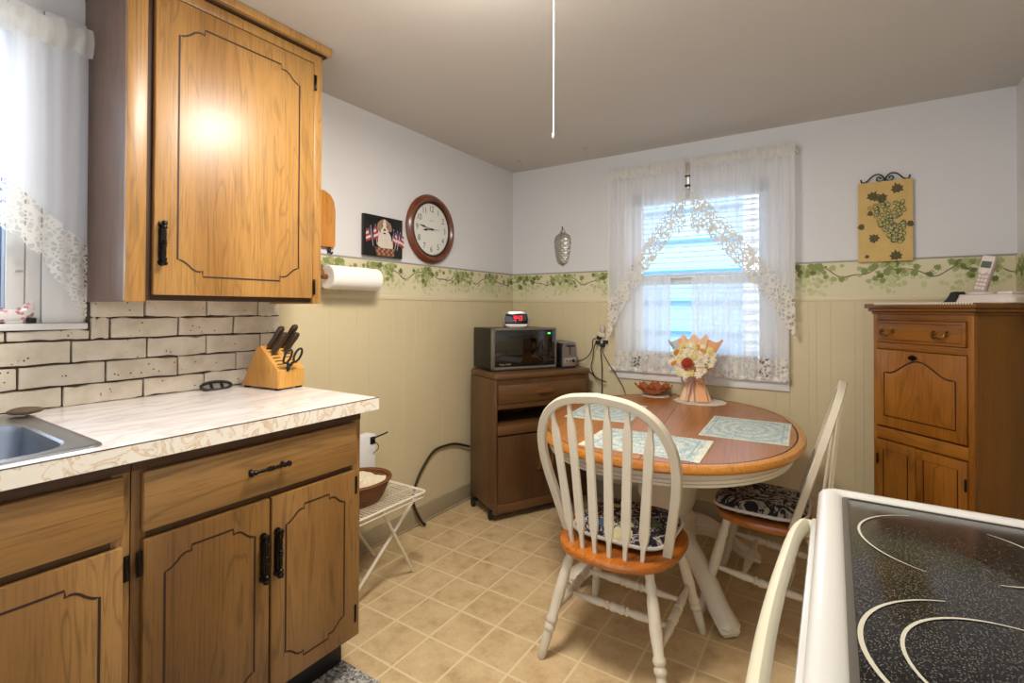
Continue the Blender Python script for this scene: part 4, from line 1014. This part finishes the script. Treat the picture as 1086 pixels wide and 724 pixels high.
for k in range(4):
    ang = PI/4+k*PI/2-TA
    F = M.Rotation(ang, 4, 'Z')
    prof_ = bez([(.09, 0, .235), (.2, 0, .215), (.31, 0, .15), (.40, 0, .075), (.475, 0, .035)], 6)
    n_ = len(prof_)
    m = MB(); rs_ = []
    for i, p in enumerate(prof_):
        t_ = i/(n_-1); hh = .052*(1-t_)+.032*t_; ww = .036*(1-t_)+.043*t_
        rs_.append([F @ V((p.x, x, max(0.004, p.z+z))) for x, z in [(-ww*.6, -hh), (ww*.6, -hh), (ww, -hh*.5), (ww*.66, -hh*.1), (ww, hh*.25), (ww*.6, hh*.75), (ww*.35, hh), (-ww*.35, hh), (-ww*.6, hh*.75), (-ww, hh*.25), (-ww*.66, -hh*.1), (-ww, -hh*.5)]])
    tip = prof_[-1]; rs_.append([F @ V((tip.x+.018, x*.6, max(.004, tip.z+z*.6))) for x, z in [(-.026, -.03), (.026, -.03), (.04, -.015), (.034, -.0), (.04, .01), (.026, .024), (.014, .03), (-.014, .03), (-.026, .024), (-.04, .01), (-.034, 0), (-.04, -.015)]])
    m.rings(rs_); build(m, 'foot', 'oldwhite', tb, smooth=50)

# placemats
def placemat(lab, cx, cy, ang, wx=.34, wy=.43):
    m = MB(); t = bmesh.new()
    def f(u, v): return ((u-.5)*wx, (v-.5)*wy, .0018+.0006*sin(u*9+v*7))
    m.surf(f, 20, 24); m.box(-wx/2, wx/2, -wy/2, wy/2, 0, .0014)
    for s in (-1, 1):
        for i in range(40):
            y = -wy/2+wy*(i+.5)/40; m.box(s*wx/2-.003, s*wx/2+.003, y-.003, y+.003, .0003, .0012)
    o = build(m, 'placemat', 'placemat'); o.location = (cx, cy, .7305); o.rotation_euler = (0, 0, ang); tag(o, lab, 'placemat', 'woven placemats'); return o
placemat('teal and ivory woven placemat on the table by the chair facing the stove', 1.715, -.757, .04, .325, .425)
placemat('teal and ivory placemat at the place of the chair with the colourful cushion', 1.42, -1.222, 1.57+.05, .32, .445)
placemat('teal and ivory placemat at the table place nearest the cart', 1.062, -.735, .12, .31, .44)

# doilies
def doily(lab, cx, cy, r, sx=1.):
    m = MB(); n = 72
    out = [((r+.007*abs(sin(6*2*PI*i/n)))*sx*cos(2*PI*i/n), (r+.007*abs(sin(6*2*PI*i/n)))*sin(2*PI*i/n)) for i in range(n)]
    m.prism(out, 0, .0022); o = build(m, 'doily', 'cloth'); o.location = (cx, cy, .7305); tag(o, lab, 'doily', 'crochet doilies'); return o
doily('large cream scalloped doily under the wrapped bouquet', 1.395, -.185, .125, 1.08)
doily('small cream scalloped doily under the copper bowl', 1.128, -.135, .075)

# copper leaf bowl
cbw = thing('copper_bowl', 'shallow copper bowl shaped like overlapping leaves on a small doily', 'bowl', (1.11, -.13, .733))
build(MB().lathe([(.03, 0), (.033, .004), (.05, .012), (.052, .016), (.03, .008), (0, .006)], 28), 'base', 'copper', cbw)
for k in range(8):
    F = M.Rotation(k*PI/4+.2, 4, 'Z') @ M.Translation((.025, 0, .006))
    def pf(u, v):
        wd = .043*sin(PI*min(.965, .14+.83*u))**.5; x = .088*u; return F @ V((x, (v-.5)*2*wd, .050*u**1.5+.012*(2*v-1)**2+.003*sin(u*14)))
    build(MB().surf(pf, 12, 8), 'petal', 'copper', cbw, smooth=80)
for i, (x, y) in enumerate(((.012, .01), (-.02, -.008), (.01, -.022))):
    pass

# bouquet
bq = thing('flower_bouquet', 'peach paper wrapped flower bouquet with ribbon standing on the large doily', 'bouquet', (1.37, -.195, .733))
t = NT('peach paper'); t.p(Base_Color=hx('e5ab7c'), Roughness=.6); MT['peach'] = t.m
MT['peach2'] = plain('pale peach paper', 'efc6a0', .6); MT['tissue'] = fabric_alpha('grey white tissue', 'dcd5cf', 1.)
MT['ribbon'] = plain('pale pink ribbon', 'e3c9bd', .35, vary=.1)
MT['cream_fl'] = plain('cream blossom', 'efe3c8', .8, vary=.2, vs=90); MT['red_fl'] = plain('russet dahlia', 'a8371c', .7, vary=.4, vs=60); MT['or_fl'] = plain('orange bud', 'd98a2c', .6, vary=.2); MT['leafp'] = plain('sage leaf', '9aa878', .7); MT['yel'] = plain('pale yellow bloom', 'e0cf86', .7)
# skirt below the neck: pleated cone
def skirt(u, v):
    a = 2*PI*u; r = (.030+.042*v**.8)*(1+.10*sin(9*a)*v); return (r*1.15*cos(a), r*.62*sin(a)-.0, .140*(1-v)+.002)
build(MB().surf(skirt, 90, 10, 0, True), 'paper_skirt', 'peach2', bq, smooth=60)
build(MB().poly([(.012, -.047, .135), (.05, -.036, .13), (.078, -.045, .006), (.026, -.054, .004)]), 'paper_flap', 'peach', bq)
# wraps around the flowers: fan sheets
def sheet(nm, mat, a0, a1, r0, r1, z1, tilt, wav, yoff=0., ysc=.55):
    def f(u, v):
        a = a0+(a1-a0)*u; r = r0+(r1-r0)*v; zz = .138+(z1-.138)*v*(1+wav*sin(u*PI*5)*v)
        return (r*cos(a)*1.0, r*ysc*sin(a)+tilt*v+yoff, zz)
    build(MB().surf(f, 40, 12), nm, mat, bq, smooth=60)
sheet('back_sheet', 'peach', .15, PI-.6, .03, .145, .342, .03, .05)
sheet('back_sheet', 'tissue', PI*.52, PI+.12, .03, .158, .335, .02, .03)
sheet('back_sheet', 'peach2', PI*.35, PI*.8, .03, .12, .36, .035, .06)
sheet('front_sheet', 'peach', PI-.1, 1.5*PI+.15, .03, .128, .205, -.02, .05, -.004, .8)
sheet('front_sheet', 'peach2', 1.5*PI-.2, 2*PI+.15, .03, .130, .21, -.02, .05, -.002, .8)
# ribbon bow
for s in (-1, 1):
    build(MB().tube(bez([(0, -.035, .142), (s*.03, -.045, .155), (s*.06, -.042, .14), (s*.062, -.04, .112), (s*.04, -.044, .105), (s*.012, -.042, .128), (0, -.038, .14)], 6), .010, 8, 0, False, .35), 'ribbon_loop', 'ribbon', bq)
    build(MB().tube(bez([(0, -.038, .138), (s*.010-.008, -.056, .09), (s*.018-.010, -.060, .04), (s*.024-.012, -.060, .004)], 5), .011, 8, 0, False, .25), 'ribbon_tail', 'ribbon', bq)
build(MB().lathe([(.034, .128), (.037, .14), (.034, .152)], 24, M.Diagonal((1.1, .75, 1, 1))), 'ribbon_band', 'ribbon', bq)
def blossom(nm, mat, c, r, n=11, layers=2, seed=0):
    m = MB(); r_ = random.Random(seed)
    Fq = M.Translation(c) @ M.Rotation(math.radians(62), 4, 'X')
    for L in range(layers):
        for i in range(n):
            a = 2*PI*i/n+L*.3; rr_ = r*(1-.3*L); lift = .25+.35*L
            p = [(0, 0, 0), (rr_*.5, -rr_*.28, rr_*lift*.6), (rr_*.85, -rr_*.22, rr_*lift), (rr_, 0, rr_*lift*1.05), (rr_*.85, rr_*.22, rr_*lift), (rr_*.5, rr_*.28, rr_*lift*.6)]
            m.poly(p, 0, Fq @ M.Rotation(a, 4, 'Z'))
    m.lathe([(r*.3, 0), (r*.28, r*.3), (r*.1, r*.42), (0, r*.42)], 10, Fq)
    return build(m, nm, mat, bq, smooth=0)
rf = random.Random(12)
blossom('dahlia', 'red_fl', (-.012, -.128, .222), .034, 14, 3, 1)
i = 0; put = []
while i < 44:
    x, z = rf.uniform(-.112, .112), rf.uniform(.155, .325)
    if (x/.115)**2+((z-.24)/.09)**2 > 1 or math.hypot(x+.012, z-.222) < .04 or any(math.hypot(x-p, z-q) < .019 for p, q in put):
        i += .05; continue
    put.append((x, z)); blossom('blossom', 'cream_fl' if rf.random() < .75 else 'yel', (x, -.075+.28*(z-.225)-.03*(1-(x/.1)**2), z), rf.uniform(.018, .027), 7, 2, int(i*20)); i += 1
for x, z, a in ((-.085, .275, .4), (.035, .305, -.2), (.06, .285, -.5), (.045, .165, -1.0), (-.095, .215, .9)):
    Fq = M.Translation((x, -.09+.2*(z-.2), z)) @ M.Rotation(a, 4, 'Y') @ M.Rotation(math.radians(35), 4, 'X')
    build(MB().lathe([(.003, -.022), (.012, -.012), (.015, .002), (.010, .018), (.002, .026)], 12, Fq), 'bud', 'or_fl', bq)
for x, z, a in ((-.05, .30, .3), (.075, .25, -.6), (.0, .30, 0), (.07, .215, -.9), (-.07, .185, 1.2)):
    build(MB().poly([(-.012, 0, 0), (0, -.004, -.03), (.012, 0, 0), (0, .002, .035)], 0, M.Translation((x, -.085+.2*(z-.2), z)) @ M.Rotation(a, 4, 'Y')), 'leaf', 'leafp', bq)
build(MB().tube([(0, 0, .02), (0, -.005, .16), (0, -.02, .22)], .02, 10), 'stems', 'leafp', bq)

# ------------------------------------------------------------------ windsor chairs
def make_chair(lab):
    o = thing('windsor_chair', lab, 'chair', (1.376, -1.345, 0), -.013, 'white windsor chairs')
    # seat outline, front is +y
    ol = []
    for i in range(48):
        a = 2*PI*i/48; c, s = cos(a), sin(a); p = 2.6
        x = .222*math.copysign(abs(c)**(2/p), c); y = .222*math.copysign(abs(s)**(2/p), s)
        if y < 0: y = y*1.10; x *= 1-.04*(-y/.24)
        ol.append((x, y-.010))
    def ring(s, z): return [(x*s, y*s, z) for x, y in ol]
    m = MB().rings([ring(.90, .386), ring(.975, .394), ring(1., .405), ring(1., .412), ring(.985, .42), ring(.94, .4225), ring(.55, .414), ring(.05, .411)]); build(m, 'seat', 'seat', o, smooth=50)
    legp = [(0, .014), (.06, .0165), (.10, .0145), (.14, .018), (.18, .018), (.2, .0155), (.24, .019), (.45, .021), (.62, .0165), (.64, .021), (.665, .021), (.685, .016), (.71, .021), (.735, .0205), (.755, .015), (.8, .018), (.9, .0165), (.985, .0135), (1, .010)]
    for sx, ft, tp in ((-1, (-.225, .235), (-.15, .14)), (1, (.228, .235), (.15, .14)), (-1, (-.225, -.235), (-.14, -.15)), (1, (.222, -.235), (.14, -.15))):
        build(MB().rod((tp[0], tp[1], .395), (ft[0], ft[1], 0.0), legp, 14), 'leg', 'chairwhite', o)
    def on(ft, tp, z): t_ = (z-.395)/(-.395); return V((tp[0]+(ft[0]-tp[0])*t_, tp[1]+(ft[1]-tp[1])*t_, z))
    sp_ = [(0, .008), (.12, .010), (.3, .0155), (.38, .012), (.4, .017), (.42, .012), (.45, .0175), (.5, .014), (.55, .0175), (.58, .012), (.6, .017), (.62, .012), (.7, .0155), (.88, .010), (1, .008)]
    sides = []
    for s in (-1, 1):
        f_ = on((s*.226, .235), (s*.15, .14), .20); r_ = on((s*.223, -.235), (s*.14, -.15), .16)
        build(MB().rod(r_, f_, sp_, 12), 'stretcher', 'chairwhite', o); sides.append((r_, f_))
    for t_ in (.33, .72):
        build(MB().rod(sides[0][0].lerp(sides[0][1], t_), sides[1][0].lerp(sides[1][1], t_), sp_, 12), 'stretcher', 'chairwhite', o)
    # bow
    k = .296; yb = -.096
    half = bez([(.186, 0, .414), (.212, 0, .54), (.236, 0, .66), (.243, 0, .75), (.228, 0, .83), (.185, 0, .90), (.11, 0, .942), (0, 0, .957)], 7)
    full = half+[V((-p.x, p.y, p.z)) for p in half[::-1][1:]]
    full = [V((p.x, yb-k*(p.z-.42), p.z)) for p in full]
    pf = [(-.013, -.010), (-.010, -.013), (.010, -.013), (.013, -.010), (.013, .010), (.010, .013), (-.010, .013), (-.013, .010)]
    rs_ = []; n_ = len(full); nb_ = V((0, 1, k)).normalized()
    for i, p in enumerate(full):
        d = (full[min(i+1, n_-1)]-full[max(i-1, 0)]).normalized(); w2 = d.cross(nb_).normalized()
        rs_.append([p+w2*x*1.15+nb_*y for x, y in pf])
    build(MB().rings(rs_), 'back_bow', 'chairwhite', o, smooth=40)
    # arrow slats
    for i in range(6):
        u = (i-2.5)/2.5; xb, ybs = .128*u, -.175-.035*(1-u*u); xt = .178*u
        # top point on the bow
        zt_ = None
        for p, q in zip(half, half[1:]):
            if (p.x-abs(xt))*(q.x-abs(xt)) <= 0 and p.z > .7: zt_ = p.z+(q.z-p.z)*((abs(xt)-p.x)/(q.x-p.x) if q.x != p.x else 0)
        zt_ = zt_ or .95; top_ = V((xt, yb-k*(zt_-.42), zt_-.004)); bot_ = V((xb, ybs, .412))
        d = (top_-bot_); L = d.length; d.normalize(); side = V((1, 0, 0)); side = (side-d*side.dot(d)).normalized(); nn = d.cross(side)
        ww = [(0, .0075, .0065), (.10, .0085, .0065), (.17, .0165, .006), (.22, .0180, .0055), (.55, .0165, .0055), (.78, .0175, .0055), (.84, .016, .0055), (.92, .0085, .0055), (1, .0065, .0055)]
        rs_ = [[bot_+d*(L*t_)+side*(w3*x)+nn*(h3*y) for x, y in ((-1, 0), (-.8, -1), (.8, -1), (1, 0), (.8, 1), (-.8, 1))] for t_, w3, h3 in ww]
        build(MB().rings(rs_), 'spindle', 'chairwhite', o, smooth=40)
    return o
ch1 = make_chair('white windsor chair with honey seat standing nearest, seen from behind')
ch2 = copy_tree(ch1); ch2.location = (1.808, -.777, 0); ch2.rotation_euler = (0, 0, 1.551)
ch2['label'] = 'white windsor chair with honey seat turned sideways between table and stove'
def cushion(lab, loc, rz, mat, sx=.178, sy=.175):
    o = thing('chair_cushion', lab, 'cushion', loc, rz, 'chair cushions')
    n = 56
    def out(s, z, dip=0):
        r = []
        for i in range(n):
            c, q = cos(2*PI*i/n), sin(2*PI*i/n); p = 4.
            r.append((sx*s*math.copysign(abs(c)**(2/p), c), sy*s*math.copysign(abs(q)**(2/p), q)+.01, z))
        return r
    m = MB().rings([out(.6, .001), out(.93, .003), out(.985, .012), out(.985, .024), out(.93, .038), out(.75, .049), out(.45, .054), out(.1, .053), out(.02, .052)])
    build(m, 'pad', mat, o, smooth=80)
    build(MB().tube(out(1., .018), .0065, 8, 0, True), 'piping', 'piping', o)
    return o
cushion('dark paisley chair pad with red and green motifs on the nearest chair', (1.376, -1.318, .4235), -.013, 'cush_col')
cushion('black and cream floral chair pad on the sideways chair', (1.785, -.777, .4235), 1.551, 'cush_bw')

# ------------------------------------------------------------------ corner hutch
ht = thing('corner_hutch', 'amber oak secretary hutch set across the room corner', 'hutch', (2.1915, -.2415, 0), -PI/4)
W, D, T = .424, .343, 1.283
build(MB().box(.0, W, .018, D-.01, .06, 1.235, .002).box(.004, W-.004, .03, D-.012, .0, .06), 'carcass', 'hutch_side', ht)
for xa, xb in ((0, .018), (W-.022, W)): build(MB().box(xa, xb, 0, .02, .02, 1.235, .002), 'face_stile', 'hutch_v', ht)
for za, zb in ((1.208, 1.236), (1.076, 1.106), (.662, .716), (0., .09)): build(MB().box(.016, W-.02, .001, .02, za, zb, .001), 'face_rail', 'hutch_h', ht)
sec = []
m = MB()
for z0, z1, g in ((1.235, 1.247, .006), (1.247, 1.262, .016), (1.262, T, .026)): m.box(-g, W+g, -g, D-.008, z0, z1, .005)
build(m, 'crown', 'hutch_h', ht)
m = MB().box(.0195, W-.0235, -.010, .018, 1.107, 1.207, .005).ribbon([(.034, -.0104, 1.12), (W-.038, -.0104, 1.12), (W-.038, -.0104, 1.195), (.034, -.0104, 1.195)], .003, 1, (0, -1, 0), True)
d = build(m, 'drawer', ['hutch_h', 'hutch_line'], ht)
def bail(parent, x, y, z, w):
    m = MB()
    for s in (-1, 1): m.lathe([(.010, 0), (.008, .003), (.004, .008), (.004, .013), (.006, .015), (0, .016)], 12, M.Translation((x+s*w, y, z)) @ UP)
    m.tube(bez([(x-w, y-.012, z), (x-w*.9, y-.018, z-.014), (x-w*.45, y-.02, z-.021), (x, y-.02, z-.017), (x+w*.45, y-.02, z-.021), (x+w*.9, y-.018, z-.014), (x+w, y-.012, z)], 5), .0036, 8)
    return build(m, 'bail_pull', 'brass', parent)
bail(d, .078, -.010, 1.160, .026); bail(d, .308, -.010, 1.158, .026)
# fall front with arched raised panel
fx0, fx1, fz0, fz1 = .0195, W-.0235, .722, 1.073
m = MB().box(fx0, fx1, -.006, .018, fz0, fz1, .004)
def arch(ins, y):
    x0, x1, z0 = fx0+.040+ins, fx1-.040-ins, fz0+.05+ins
    pts = [(x0, y, z0), (x1, y, z0)]
    for i in range(25):
        t_ = i/24; x = x1+(x0-x1)*t_
        e = abs(2*t_-1); z = (fz1-.105 if e > .82 else fz1-.105+.062*(.5+.5*cos(PI*e/.82))**.8)-ins
        pts.append((x, y, z))
    return pts
m.rings([arch(0, -.0062), arch(.004, -.0022)], cap0=False, cap1=False, m=1)
m.rings([arch(.004, -.0062), arch(.018, -.0105)], cap0=False, m=0)
m.ribbon(arch(-.001, -.0066), .0065, 1, (0, -1, 0), True)
fd = build(m, 'fall_front', ['hutch_v', 'hutch_line'], ht)
m = MB().prism([(-.022, 0), (-.012, .010), (0, .014), (.012, .010), (.022, 0), (.012, -.008), (0, -.012), (-.012, -.008)], 0, .004, M.Translation((.19, -.006, 1.045)) @ UP, 0, .001).lathe([(.006, .003), (.005, .012), (.007, .016), (0, .018)], 12, M.Translation((.19, -.006, 1.045)) @ UP)
build(m, 'key_escutcheon', 'bronze', fd)
build(MB().box(.018, W-.022, .0, .012, .714, .7215), 'shadow_gap', 'hutch_line', ht)
for x0, x1, kx, hgx in ((.0195, .198, .182, .024), (.2005, W-.0235, .216, W-.027)):
    m = MB().box(x0, x1, -.006, .018, .095, .655, .004)
    def pn(ins, y): return [(x0+.034+ins, y, .13+ins), (x1-.034-ins, y, .13+ins), (x1-.034-ins, y, .615-ins), (x0+.034+ins, y, .615-ins)]
    m.rings([pn(0, -.0062), pn(.004, -.002)], cap0=False, cap1=False, m=1); m.rings([pn(.004, -.0062), pn(.018, -.010)], cap0=False, m=0); m.ribbon(pn(-.001, -.0066), .005, 1, (0, -1, 0), True)
    dd = build(m, 'door', ['hutch_v', 'hutch_line'], ht)
    build(MB().lathe([(.006, 0), (.005, .010), (.010, .016), (.006, .022), (0, .023)], 12, M.Translation((kx, -.006, .40)) @ UP), 'knob', 'brass', dd)
    for z in (.565, .18): build(MB().rod((hgx, -.008, z-.025), (hgx, -.008, z+.025), [(0, .002), (.1, .004), (.9, .004), (1, .002)], 8), 'hinge', 'bronze', dd)

HT = TM[ht.name]
# lace runner over the top with jagged edge
m = MB(); n = 40
pts = [(-.012, -.026)]; pts = []
for i in range(n+1):
    x = .03+(W+.02-.03)*i/n; pts.append((x, -.027-(.004 if i % 2 else .0)))
pts += [(W+.022, D-.02), (.03, D-.02)]
m.prism(pts, 0, .003)
for i in range(n): x = .03+(W-.01)*i/n; m.poly([(x, -.0285, .002), (x+.0095, -.0285, .002), (x+.006, -.0295, -.007), (x+.003, -.0295, -.006)])
lr = build(m, 'lace_runner', 'cloth'); lr.location = HT @ V((0, 0, T)); lr.rotation_euler = (0, 0, -PI/4); tag(lr, 'cream lace runner with jagged edge over the top of the hutch', 'runner')
# cordless phone
pc_ = HT @ V((.345, .20, T+.003))
ph = thing('answering_machine', 'silver pink answering machine with phone cradle on the hutch', 'answering machine', pc_, -PI/4)
MT['phone'] = plain('silver pink plastic', 'b9a6a0', .4, vary=.05); MT['phonelite'] = plain('pale plastic', 'd9cfca', .4, vary=.05); MT['phonekey'] = plain('phone key', 'e4d6d2', .4); MT['lcd'] = plain('grey green lcd', '5c665e', .25)
m = MB().rings([rrect(-.115, .12, -.06, .06, .02, z) if z < .02 else rrect(-.105, .112, -.05, .055, .018, z) for z in (0, .004, .019, .03, .032)]); build(m, 'body', 'phonelite', ph)
build(MB().box(-.09, .105, -.045, .05, .030, .036, .003), 'deck', 'phone', ph)
build(MB().rings([[(x*1.0-.035, y-.0, z) for x, y, z in oval(.05*s, .035*s, zz, 24)] for s, zz in ((1, .034), (1, .042), (.85, .045))]), 'cradle', 'phonelite', ph)
build(MB().box(.055, .105, -.045, .03, .034, .044, .003), 'button_panel', 'phonekey', ph)
hs_loc = HT @ V((.308, .20, T+.003+.0445))
hs = thing('phone_handset', 'slim silver pink cordless handset standing tilted in the phone base', 'phone', hs_loc, -PI/4)
F = M.Rotation(math.radians(11), 4, 'Y') @ M.Rotation(math.radians(-8), 4, 'X')
HL = .155
m = MB().rings([[F @ V(p) for p in rrect(-.024*k, .024*k, -.011*q, .011*q, .008, z, 4)] for z, k, q in ((0.0, .85, .8), (.006, .95, 1), (HL*.4, .95, 1.), (HL*.7, 1.06, 1.1), (HL*.96, 1.06, 1.), (HL, .95, .7))]); m.bm.transform(M.Translation((0, 0, .0)))
hb = build(m, 'body', 'phone', hs)
build(MB().box(-.0235, .0235, -.0140, -.009, HL*.52, HL*.985, .004, 0, F), 'upper_face', 'phonelite', hs)
build(MB().box(-.019, .019, -.0148, -.012, HL*.66, HL*.84, .001, 0, F), 'screen', 'lcd', hs)
build(MB().lathe([(.010, 0), (.010, .003), (.007, .004), (.006, .003), (0, .003)], 20, F @ M.Translation((0, -.0135, HL*.55)) @ UP @ M.Diagonal((1.2, 1, 1, 1))), 'navigation_key', 'phonekey', hs)
m = MB()
for i in range(3):
    for j in range(4): m.box(-.017+.0125*i, -.0075+.0125*i, -.0125, -.0095, .012+.0165*j, .022+.0165*j, .001, 0, F)
build(m, 'keypad', 'phonekey', hs)
m = MB().prism([(-.0, 0), (.052, 0), (.062, .02), (.05, .048), (.035, .046), (.02, .02)], -.03, .03, UP, 0, .003)
o = build(m, 'black_pouch', 'rubber'); o.location = HT @ V((.205, .165, T+.0035)); o.rotation_euler = (0, 0, -PI/4); tag(o, 'small black pouch leaning against the phone base on the hutch', 'pouch')

# ------------------------------------------------------------------ stove
st = thing('electric_stove', 'white electric stove with black speckled glass cooktop and curved door handle', 'stove', (2.36, -2.44, 0), -PI/2)
X0, X1, Ya, Yb = 2.012, 2.70, -2.83, -2.050
build(MB().box(X0+.006, X1, Ya+.004, Yb-.004, .06, .885, .004).box(X0+.05, X1-.03, Ya+.02, Yb-.02, 0, .06), 'body', 'stovewhite', st, True)
# cooktop frame
def fr(g, r, z): return rrect(X0+g, X1-g, Ya+g, Yb-g, r, z, 6)
def gi(g, r, z): return rrect(2.046+g, 2.60-g, Ya+.032+g, Yb-.034-g, r, z, 6)
m = MB().rings([fr(.0, .022, .885), fr(-.002, .022, .9), fr(-.002, .022, .918), fr(.004, .022, .927), fr(.012, .02, .930), gi(-.012, .014, .930), gi(-.004, .012, .9275), gi(0, .01, .924), gi(.002, .01, .918)], cap0=False, cap1=False)
build(m, 'cooktop_frame', 'stovewhite', st, True, 50)
m = MB().rings([gi(.001, .01, .915), gi(.001, .01, .9245), gi(.003, .01, .925)]); gt = build(m, 'glass_top', 'glasstop', st, True)
build(MB().rings([gi(-.001, .01, .9246), gi(.006, .01, .9256), gi(.007, .01, .9252)], cap0=False, cap1=False), 'glass_trim', 'microframe', st, True)
MT['ringwhite'] = plain('burner ring print', 'bdb9a5', .3, vary=.1)
def arc(cx, cy, r, a0, a1, w):
    m = MB(); n = 40; pts = []; ws = []
    for i in range(n+1):
        t_ = i/n; a = math.radians(a0+(a1-a0)*t_); pts.append((cx+r*cos(a), cy+r*sin(a), .9259)); ws.append(w*(.25+.75*sin(PI*t_)))
    m.ribbon(pts, ws, 0, (0, 0, 1)); return build(m, 'burner_ring', 'ringwhite', gt, True, 0)
arc(2.176, -2.23, .111, 112, 246, .0034); arc(2.189, -2.524, .133, 112, 270, .0048); arc(2.19, -2.523, .1, 66, 270, .0036)
arc(2.176, -2.23, .095, 61, -75, .0045); arc(2.44, -2.26, .075, 100, 330, .0045); arc(2.44, -2.57, .09, 30, 260, .0045)
# oven door and handle
od = build(MB().box(1.9985, X0+.004, Ya+.006, Yb-.006, .25, .868, .005), 'oven_door', 'stovewhite', st, True)
hpts = bez([(2.004, -2.062, .845), (1.986, -2.064, .848), (1.975, -2.115, .848), (1.9695, -2.20, .848), (1.9645, -2.32, .848), (1.9625, -2.44, .848), (1.9645, -2.56, .848), (1.9695, -2.68, .848), (1.975, -2.765, .848), (1.986, -2.816, .848), (2.004, -2.818, .845)], 6)
build(MB().tube(hpts, .0115, 12, 0, False, 1.5), 'handle', 'bisque', od, True)
build(MB().box(1.99, X0+.004, Ya+.006, Yb-.006, .07, .24, .006), 'storage_drawer', 'stovewhite', st, True)
build(MB().box(2.61, X1, Ya+.002, Yb-.002, .9, 1.09, .014), 'backguard', 'stovewhite', st, True)

# rug in front of the counter
rg_ = thing('kitchen_rug', 'grey flecked rug on the floor along the base cabinets', 'rug', (.95, -2.7, 0))
m = MB().rings([rrect(.555, 1.25, -3.6, -1.985, .02, z) for z in (.0005, .008)]); build(m, 'pile', 'rug', rg_, True)
m = MB().tube([(p[0], p[1], .005) for p in rrect(.555, 1.25, -3.6, -1.985, .02, 0)], .005, 6, 0, True); build(m, 'binding', 'rug', rg_, True)

# ------------------------------------------------------------------ lights, world, camera
def lamp(name, kind, loc, energy, color, **kw):
    l = bpy.data.lights.new(name, kind); l.energy = energy; l.color = color
    for k, v in kw.items(): setattr(l, k, v)
    o = bpy.data.objects.new(name, l); o.location = loc; COL.objects.link(o); return o
lamp('ceiling_light_glow', 'POINT', (1.28, -2.2, 2.10), 15., (1, .92, .82), shadow_soft_size=.08)
lamp('ceiling_light', 'AREA', (1.2, -2.02, 2.20), 30., (1, .92, .82), shape='DISK', size=.42)
o = lamp('outside_daylight', 'AREA', (.9, .45, 3.6), 135., (.86, .94, 1.), shape='RECTANGLE', size=4., size_y=1.); o.rotation_euler = (math.radians(40), 0, 0)
o = lamp('outside_daylight_side', 'AREA', (-1.3, -3.0, 1.9), 120., (.74, .86, 1.), shape='RECTANGLE', size=1.6, size_y=1.4); o.rotation_euler = (0, math.radians(-85), 0)

w = bpy.data.worlds.new('World'); sc.world = w; w.use_nodes = True
nt = w.node_tree; bg = nt.nodes['Background']; bg.inputs[0].default_value = (.90, .95, 1., 1); bg.inputs[1].default_value = 1.6

cam = bpy.data.cameras.new('Camera'); co = bpy.data.objects.new('Camera', cam); COL.objects.link(co); sc.camera = co
f_px, yaw, pitch, roll, cy = 525.106, .5762, .0101, .0035, 322.15
fw = V((-sin(yaw), cos(yaw), 0)); rt = V((cos(yaw), sin(yaw), 0)); up = V((0, 0, 1))
f2 = fw*cos(pitch)+up*sin(pitch); u2 = up*cos(pitch)-fw*sin(pitch)
r3 = rt*cos(roll)+u2*sin(roll); u3 = u2*cos(roll)-rt*sin(roll)
co.matrix_world = M(((r3.x, u3.x, -f2.x, 2.0343), (r3.y, u3.y, -f2.y, -3.1386), (r3.z, u3.z, -f2.z, 1.2536), (0, 0, 0, 1)))
cam.sensor_fit = 'HORIZONTAL'; cam.sensor_width = 36.; cam.lens = f_px/1086*36; cam.shift_y = (cy-362)/1086; cam.clip_start = .02
sc.view_settings.view_transform = 'Standard'; sc.view_settings.look = 'None'; sc.view_settings.exposure = .12; sc.view_settings.gamma = 1.
sc.cycles.use_denoising = True
sc.cycles.transparent_max_bounces = 24; sc.cycles.max_bounces = 8; sc.cycles.diffuse_bounces = 5
